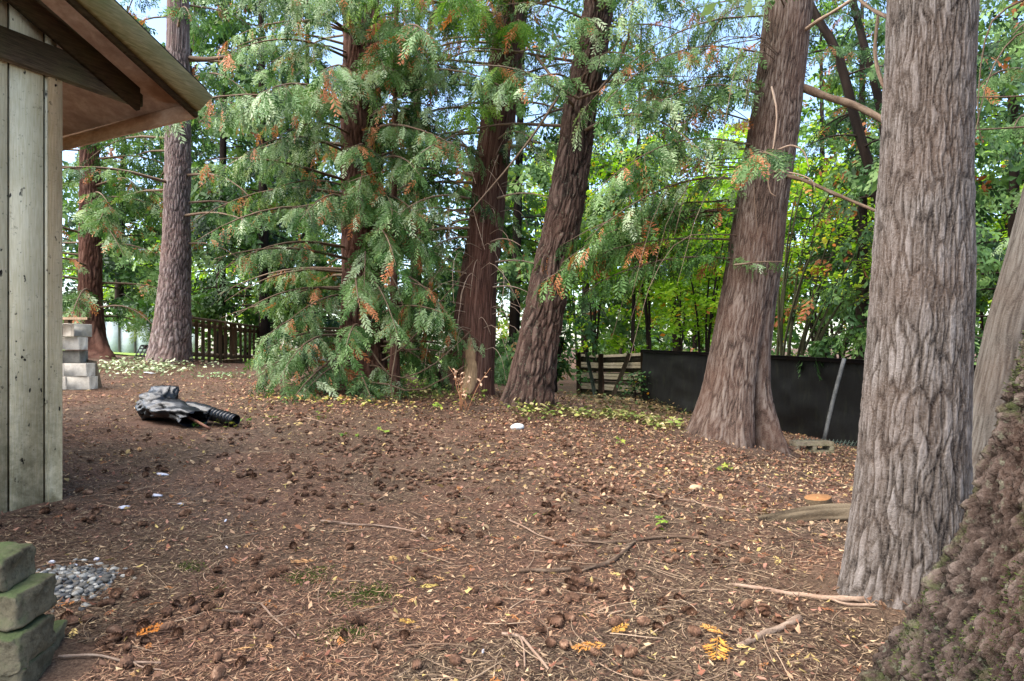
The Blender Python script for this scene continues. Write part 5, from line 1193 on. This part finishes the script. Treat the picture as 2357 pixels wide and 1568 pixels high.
# moss patches: tiny upright blades
pts = []
for vx, vy, rx, ry, N in [(855,1370,.13,.08,2400),(705,1333,.12,.06,1500),(740,1310,.06,.05,250),(770,1375,.06,.04,200),(800,1462,.11,.06,1700),(437,1310,.08,.04,600),(500,1358,.05,.05,80),(820,1400,.08,.04,150)]:
    c0 = on_ground(vx, vy); r_ = np.abs(RS.normal(0, .6, N)); a = RS.uniform(0, 6.28, N); pts.append(np.stack([c0[0] + rx*r_*np.cos(a), c0[1] + ry*r_*np.sin(a)*1.6], -1))
q = np.vstack(pts); N = len(q); X, Y_, Z = flat_axes(N, .4); ax = unit(np.stack([RS.normal(0, .6, N), RS.normal(0, .6, N), np.ones(N)], -1)); X = unit(np.cross(ax, RS.normal(size=(N,3)))); Z = np.cross(X, ax)
V, f = inst(DIAM[0], DIAM[1], np.stack([q[:,0], q[:,1], gz(q[:,0], q[:,1])], -1), X, ax, Z, np.stack([RS.uniform(.006, .011, N), RS.uniform(.006, .014, N), np.full(N, .01)], -1))
single('moss', V, f, M['leaflitter'], 'small patches of green moss in the near ground', 'moss', kind='stuff', attrs={'col': np.repeat(pal([(58,74,26),(78,94,36),(98,108,48),(80,80,44)], N), 4, 0)})
# ------------------------------------------------------------------ gravel patch and loose stones
def pebble(seed, sub=6, m=8):
    V = []; T = []; r = np.random.default_rng(seed)
    for i in range(sub + 1):
        ph = math.pi * i / sub
        for j in range(m):
            a = 2*math.pi*j/m; V.append((math.sin(ph)*math.cos(a), math.sin(ph)*math.sin(a), math.cos(ph)))
    V = np.array(V); V = V * (1 + .22*fbm(V[:,0]*1.1 + seed, V[:,1]*1.1, V[:,2]*1.1, 2, seed))[:,None]
    I, J = np.meshgrid(np.arange(sub), np.arange(m), indexing='ij'); J2 = (J+1) % m
    return V, [np.stack([I*m+J, (I+1)*m+J, (I+1)*m+J2, I*m+J2], -1).reshape(-1, 4)]
M['stone'] = m_vcol('stone', .8, .25, 25, .35, bs=.3)
Vs = []; Fs = []; Cs = []; o_ = 0
for s_ in range(4):
    N = 170; tv, tf = pebble(s_ + 1, 4, 6); c0 = on_ground(150, 1352); a = RS.uniform(0, 6.28, N); r_ = np.sqrt(RS.random(N)) * np.where(RS.random(N) < .15, 1.5, 1.)
    x = c0[0] + .22*r_*np.cos(a) - .02; y = c0[1] + .20*r_*np.sin(a); X, Y_, Z = flat_axes(N, .2); sz = RS.uniform(.008, .019, N)
    V, f = inst(tv, tf, np.stack([x, y, gz(x, y) + RS.uniform(.002, .022, N)*(r_ < .9)], -1), X, Y_, Z, np.stack([sz*1.25, sz, sz*.6], -1))
    Vs.append(V); Fs.append(f[0] + o_); Cs.append(np.repeat(pal([(100,98,95),(124,122,117),(76,76,76),(150,146,138),(88,84,78),(112,104,92)], N), len(tv), 0)); o_ += len(V)
single('gravel', np.vstack(Vs), [np.vstack(Fs)], M['stone'], 'patch of small rounded grey gravel beside the mossy blocks', 'gravel', kind='stuff', attrs={'col': np.vstack(Cs)}, smooth=True)
for vx, vy, s_, col, lab in [(1190, 988, .085, (196,198,196), 'pale grey stone on the slope in front of the leaning fir'), (1600, 1128, .055, (176,150,118), 'tan rounded stone in the twigs left of the cut log disc'),
                            (222, 1294, .016, (206,200,206), 'tiny white pebble right of the gravel patch'), (120, 1297, .018, (204,200,206), 'white pebble just above the gravel patch'), (172, 1303, .015, (204,200,206), 'second white pebble above the gravel patch')]:
    c0 = on_ground(vx, vy); tv, tf = pebble(int(vx), 8, 12); V = tv * np.array([s_, s_*.8, s_*.55]) + c0 + [0, 0, s_*.25]
    single('stone', V, tf, M['stone'], lab, 'stone', 'loose stones', attrs={'col': np.tile(lin(*col)[:3], (len(V), 1))}, smooth=True)
for vx, vy, s_, lab in [(372, 1097, .055, 'flat pale plastic strip on bare soil near the shed corner'), (360, 1144, .055, 'white plastic scrap below the pale strip'), (415, 1166, .025, 'small white scrap right of the flat grey scrap'), (285, 1172, .055, 'flat grey scrap near the shed corner'),
                        (522, 1268, .018, 'tiny white scrap in the left foreground'), (520, 1205, .016, 'torn white fleck between the scraps and the twig'), (1112, 1510, .016, 'white speck in the bottom centre of the ground'), (345, 860, .14, 'pale flat patch of sheeting in front of the grey fir')]:
    c0 = on_ground(vx, vy); a = RS.uniform(0, 3.1); N_ = 9; th = np.linspace(0, 6.28, N_, endpoint=False); r_ = s_ * RS.uniform(.6, 1.1, N_)
    px = c0[0] + r_*np.cos(th)*math.cos(a) - .35*r_*np.sin(th)*math.sin(a); py = c0[1] + r_*np.cos(th)*math.sin(a) + .35*r_*np.sin(th)*math.cos(a); pz = gz(px, py) + .010 + RS.uniform(0, .008, N_)
    top = np.stack([px, py, pz], -1); V = np.vstack([top, top - [0,0,.004], [[*c0[:2], c0[2] + .022]], [[*c0[:2], c0[2] + .002]]]); i_ = np.arange(N_); j_ = (i_+1) % N_
    single('litter_scrap', V, [np.stack([i_, i_+N_, j_+N_, j_], -1), np.stack([i_, j_, np.full(N_, 2*N_)], -1), np.stack([j_+N_, i_+N_, np.full(N_, 2*N_+1)], -1)], M['stone'], lab, 'scrap', 'pale scraps on the ground', attrs={'col': np.tile(lin(198, 196, 204)[:3], (len(V), 1))})

# ------------------------------------------------------------------ fallen branches, log, cut disc
def ground_branch(pts, r0, r1, lab, m='limb', side=(), z=.012, name='fallen_branch'):
    g_ = np.array([on_ground(a, b) for a, b in pts]); c_ = curve(g_, 16); c_[:, 2] = gz(c_[:,0], c_[:,1]) + z
    lines = [(c_, np.linspace(r0, r1, 16))]
    for sp_ in side:
        g2 = np.array([on_ground(a, b) for a, b in sp_]); d_ = curve(g2, 16); d_[:, 2] = gz(d_[:,0], d_[:,1]) + z + .004; lines.append((d_, np.linspace(r0*.6, r1*.5, 16)))
    root = thing(name, c_[0], lab, 'branch', 'fallen branches on the ground')
    for i, (c2, r2) in enumerate(lines):
        V, f = tubes(c2[None], (r2*(1 + .1*RS.normal(0, 1, 16)))[None], 8); part('stick' if i == 0 else 'side_stick', root, V, f, M[m], {'h': RS.uniform(.3, .9, len(V))}, True)
ground_branch([(1195,1322),(1290,1318),(1375,1312),(1425,1285),(1462,1252)], .012, .016, 'dark forked branch in the right foreground, lower arm', side=[[(1340,1322),(1390,1305),(1430,1282)]])
ground_branch([(1330,1252),(1400,1256),(1470,1248),(1560,1240),(1620,1248),(1680,1262)], .007, .012, 'long dark branch arching above the forked one', 'limb')
ground_branch([(1690,1352),(1750,1362),(1830,1374),(1900,1384),(1990,1388)], .010, .015, 'pale straight stick pointing at the foot of the near cedar', 'twig_pale', side=[[(1900,1384),(1950,1400),(2020,1408)]])
ground_branch([(738,1205),(800,1212),(880,1216),(950,1228),(985,1246)], .009, .006, 'pale thin stick in the centre of the ground', 'twig_pale')
ground_branch([(1170,1200),(1240,1238),(1300,1258),(1345,1262)], .006, .005, 'thin dark stick left of the arching branch', 'twig_pale')
ground_branch([(1155,1470),(1195,1475),(1230,1515),(1268,1555)], .008, .006, 'pale bent twig at the bottom centre', 'twig_pale', side=[[(1195,1475),(1205,1500),(1208,1550)]])
ground_branch([(490,1412),(540,1415),(590,1412)], .006, .007, 'short straight stick in the left foreground', 'limb')
ground_branch([(135,1520),(230,1520),(300,1535),(370,1535)], .006, .004, 'thin twig beside the mossy blocks', 'twig_pale', side=[[(300,1535),(330,1550),(380,1556)]])
ground_branch([(600,1400),(640,1440),(680,1475)], .005, .003, 'thin curved twig left of the moss patches', 'twig_pale')
ground_branch([(1700,1500),(1760,1470),(1840,1432)], .012, .018, 'stout pale stick at the lower right', 'twig_pale')
ground_branch([(1460,1130),(1520,1148),(1600,1160),(1700,1185)], .006, .005, 'long thin stick lying left of the log', 'twig_pale', side=[[(1560,1155),(1620,1120),(1690,1105)]])
ground_branch([(700,965),(740,975),(790,985)], .008, .006, 'small grey sticks below the drooping cedar', 'twig_pale')
M['logbark'] = m_bark('log_bark', lin(36, 29, 22), lin(86, 74, 58), lin(122, 108, 88), 1.0, moss=.0, fine=40)
l0, l1 = on_ground(1742, 1196), on_ground(1966, 1200); c_ = curve([l0 + [0,0,-.05], (l0+l1)/2 + [0,.01,.018], l1 + [0,0,.035]], 40)
lg = thing('log', (l0+l1)/2, 'short weathered log half sunk in the litter left of the near cedar', 'log')
T_ = unit(np.gradient(c_, axis=0)); S_ = unit(np.cross(T_, [0,0,1.])); U_ = np.cross(S_, T_); m = 36; th = np.linspace(0, 2*np.pi, m, endpoint=False)
rad = np.linspace(.062, .078, 40)[:,None] * (1 + .16*vn(np.cos(th)[None]*3, np.sin(th)[None]*3, np.linspace(0, 3, 40)[:,None], 3) + .22*np.abs(vn(np.cos(th)[None]*7, np.sin(th)[None]*7, np.linspace(0, 2.5, 40)[:,None], 4)))
V = c_[:,None] + (rad*np.cos(th)[None])[...,None]*S_[:,None] + (rad*np.sin(th)[None])[...,None]*U_[:,None]
I, J = np.meshgrid(np.arange(39), np.arange(m), indexing='ij'); J2 = (J+1) % m
part('bark', lg, V.reshape(-1,3), [np.stack([I*m+J, I*m+J2, (I+1)*m+J2, (I+1)*m+J], -1).reshape(-1,4)], M['logbark'], {'h': np.clip(rad/rad.mean()*3 - 2.3, 0, 1).ravel()}, True)
M['cutwood'] = m_wood('cut_wood', lin(116, 80, 50), lin(150, 110, 72), (9, 9, 9), stain=lin(132, 86, 48), sfac=.5, bs=.15)
for e in (0, 39):
    cv = np.vstack([V[e], c_[e][None]]); part('cut_end', lg, cv, [np.array([[i, (i+1) % m, m] for i in range(m)])], M['bare_wood'])
d0 = on_ground(1883, 1162); ds = thing('log_disc', d0, 'round orange-tan sawn disc lying flat behind the short log', 'log disc')
th = np.linspace(0, 2*np.pi, 40, endpoint=False); r_ = .105*(1 + .05*vn(np.cos(th)*1.5, np.sin(th)*1.5, 0, 8)); 
ring = lambda z_, s_: np.stack([d0[0] + r_*s_*np.cos(th), d0[1] + r_*s_*np.sin(th), np.full(40, d0[2] + z_) + .012*np.cos(th)], -1)
V = np.vstack([ring(-.02, 1.02), ring(.055, 1.0)]); i_ = np.arange(40); part('bark', ds, V, [np.stack([i_, (i_+1) % 40, (i_+1) % 40 + 40, i_ + 40], -1)], M['logbark'], {'h': np.full(80, .6)})
V = np.vstack([ring(.055, 1.0), ring(.062, .94), [[d0[0], d0[1], d0[2] + .063]]]); part('sawn_face', ds, V, [np.stack([i_, (i_+1) % 40, (i_+1) % 40 + 40, i_ + 40], -1), np.stack([i_ + 40, (i_+1) % 40 + 40, np.full(40, 80)], -1)], M['cutwood'])

# ------------------------------------------------------------------ fallen cedar sprays
FR_G = frond(12, .42, .05, .05, 33, True)
fp = [(1650,1512,.19,250,(216,150,66),'orange cedar spray flat on the ground at the lower right'), (1360,1502,.15,200,(206,140,70),'orange cedar spray at the bottom right of centre'), (1640,1462,.10,130,(206,150,80),'small tan cedar spray above the orange one'),
      (345,1468,.13,70,(212,130,56),'orange cedar spray among cones in the left foreground'), (985,1362,.10,20,(206,176,96),'yellow cedar sprig right of the moss patches'), (905,1300,.09,110,(196,156,96),'tan cedar sprig in the centre foreground'),
      (700,1302,.13,200,(190,140,90),'tan flat spray behind the moss patches'), (940,1443,.08,170,(206,160,80),'small yellow spray at the bottom centre'), (1425,1462,.10,40,(206,150,70),'orange spray tip right of the bent twig'), (700,1580,.05,0,(0,0,0),'')]
for vx, vy, s_, a, col, lab in fp[:-1]:
    c0 = on_ground(vx, vy); a = math.radians(a); ax = np.array([[math.cos(a), math.sin(a), 0]]); Z = np.array([[0, 0, 1.]]); X = np.cross(ax, Z)
    V, f = inst(FR_G[0], FR_G[1], (c0 - ax[0]*s_*.5)[None], X, ax, Z, np.array([s_])); V[:,2] = gz(V[:,0], V[:,1]) + .021 + RS.uniform(0, .008, len(V))
    single('cedar_spray', V, f, M['leaflitter'], lab, 'cedar spray', 'fallen cedar sprays', attrs={'col': np.tile(np.array(lin(*col)[:3])*[.85, .9, 1.], (len(V), 1)) * RS.uniform(.8, 1.2, (len(V), 1))})
# many more small ones as litter
x, y = scatter(420, 2., 9, pw=.9); N = len(x); X, Y_, Z = flat_axes(N, .15); tv, tf = FR_MID[0]
V, f = inst(tv, tf, np.stack([x, y, gz(x, y) + .014], -1), X, Y_, Z, RS.uniform(.03, .09, N)); 
single('dead_spray_litter', V, f, M['leaflitter'], 'small dead cedar sprigs among the needles', 'sprigs', kind='stuff', attrs={'col': np.repeat(pal([(170,112,64),(190,146,96),(140,88,58),(196,168,104)], N), len(tv), 0)})

# ------------------------------------------------------------------ low plants
def leaves_at(x, y, hmin, hmax, size, cols, name, label, tmpl=OVAL, tilt=.5, stems=True, kind='stuff', cat='plants', group=None):
    N = len(x); X, Y_, Z = flat_axes(N, tilt); h = RS.uniform(hmin, hmax, N); g0 = gz(x, y)
    V, f = inst(tmpl[0], tmpl[1], np.stack([x, y, g0 + h], -1), X, Y_, Z, size*RS.uniform(.6, 1.3, N)); C_ = np.repeat(pal(cols, N, .15), len(tmpl[0]), 0); prs = [(V, f)]
    if stems:
        p0 = np.stack([x + RS.normal(0, .02, N), y + RS.normal(0, .02, N), g0 - .01], -1); p1 = np.stack([x, y, g0 + h], -1); Vt, ft = tubes(np.stack([p0, (p0+p1)/2 + RS.normal(0,.006,(N,3)), p1], 1), np.full((N, 3), .002), 3, cap=False)
        prs.append((Vt, ft)); C_ = np.vstack([C_, np.tile(lin(110, 96, 60)[:3], (len(Vt), 1))])
    V, f = merge(prs); return single(name, V, f, M['leaflitter'], label, cat, group, kind, attrs={'col': C_})
def band(pts, N, sx, sy):
    c0 = np.array([on_ground(a, b)[:2] for a, b in pts]); i = RS.integers(0, len(c0)-1, N); t_ = RS.random(N)[:,None]; p = c0[i]*(1-t_) + c0[i+1]*t_ + np.stack([RS.normal(0, sx, N), RS.normal(0, sy, N)], -1); return p[:,0], p[:,1]
YG = [(162,160,86),(134,146,72),(180,168,110),(110,130,60),(190,174,126)]
x, y = band([(1180,950),(1300,955),(1400,962),(1480,972),(1560,992)], 620, .12, .16); leaves_at(x, y, .02, .13, .075, YG, 'ground_cover', 'band of pale yellow-green leaves along the lip between leaning fir and flared cedar')
x, y = band([(880,915),(960,912),(1040,912),(1110,915)], 330, .15, .2); leaves_at(x, y, .02, .13, .065, [(112,130,54),(140,146,70),(90,112,50),(170,154,104)], 'ground_cover', 'yellow-green leafy plants at the foot of the twin cedar')
x, y = band([(200,850),(280,846),(360,850),(400,856)], 800, .3, .55); leaves_at(x, y, .02, .12, .075, [(150,164,124),(176,184,146),(120,138,92),(190,194,160)], 'ground_cover', 'pale green ground cover between block pile and grey fir')
x, y = band([(900,895),(960,888),(1000,885)], 200, .3, .4); leaves_at(x, y, .02, .10, .07, [(110,140,50),(150,170,70)], 'ground_cover', 'green leaves on the ground right of the drooping cedar')
x, y = band([(1320,925),(1420,935),(1500,940),(1560,955)], 700, .4, .9); leaves_at(x, y, .01, .16, .08, [(74,70,40),(100,84,54),(124,100,66),(70,84,40),(140,120,80)], 'ground_cover', 'dull brown and green undergrowth in front of the board fence')
x, y = band([(460,868),(520,866),(560,870)], 120, .2, .3); leaves_at(x, y, .01, .06, .06, [(150,170,130),(120,150,90)], 'ground_cover', 'sparse pale leaves in front of the picket fence')
x, y = band([(620,915),(700,925),(800,925),(900,930),(1000,935)], 260, .3, .2); leaves_at(x, y, .005, .05, .065, [(206,170,110),(190,140,90),(206,190,120),(180,180,80)], 'fallen_leaves', 'tan fallen leaves under the drooping cedar', cat='leaves', stems=False)
for i, (vx, vy, N, h, lab) in enumerate([(560,975,9,.09,'yellow-green seedling just right of the drain pipe'), (625,970,7,.08,'yellow-green seedling further right of the drain pipe'), (745,965,8,.10,'bright green seedling below the drooping cedar'), (450,985,6,.06,'yellow leaves growing beside the rusty rod'),
        (520,985,6,.07,'small yellow plant in front of the drain pipe'), (1200,965,8,.12,'green plant at the foot of the leaning fir'), (880,1000,5,.06,'small pale plant in the middle of the yard'), (1512,1215,5,.05,'tiny light green seedling right of centre'), (1668,1082,6,.08,'light green leaves in front of the flared cedar'), (1425,1025,6,.10,'slim yellow-green plant on the slope'), (1000,945,10,.10,'leafy yellow plant right of the drooping cedar'), (800,1005,4,.04,'tiny green sprout among the cones'), (1250,1190,3,.03,'single pale green leaf in the centre of the yard')]):
    c0 = on_ground(vx, vy); leaves_at(c0[0] + RS.normal(0, .05, N), c0[1] + RS.normal(0, .05, N), .02, h, .085, [(116,138,50),(148,154,66),(92,126,48)], 'seedling', lab, LEAF5, .45, True, None, 'plant', 'seedlings')
# dry weed by the twin cedar
w0 = on_ground(1065, 945); wd_ = thing('dry_weed', w0, 'dry pinkish weed stalks in front of the twin cedar', 'plant'); Pt = []; lv = []
for i in range(9):
    tip = w0 + [RS.normal(0, .17), RS.normal(0, .06), RS.uniform(.25, .62)]; Pt.append(curve([w0 + [RS.normal(0,.05), 0, -.02], w0*.5 + tip*.5 + [RS.normal(0,.03), 0, .05], tip], 8)); lv += [Pt[-1][j] + RS.normal(0, .025, 3) for j in RS.integers(4, 8, 7)]
V, f = tubes(np.array(Pt), np.tile(np.linspace(.006, .003, 8), (9, 1)), 4); part('stalks', wd_, V, f, M['leaflitter'], {'col': np.tile(lin(176, 126, 92)[:3], (len(V), 1))})
lv = np.array(lv); N = len(lv); X, Y_, Z = flat_axes(N, .8); V, f = inst(OVAL[0], OVAL[1], lv, X, Y_, Z, RS.uniform(.03, .065, N)); part('leaves', wd_, V, f, M['leaflitter'], {'col': np.repeat(pal([(206,170,140),(190,150,120)], N), 6, 0)})
print('TRIS', sum(len(o.data.loops) - 2*len(o.data.polygons) for o in SC.objects if o.type == 'MESH'), 'OBJ', len(SC.objects))
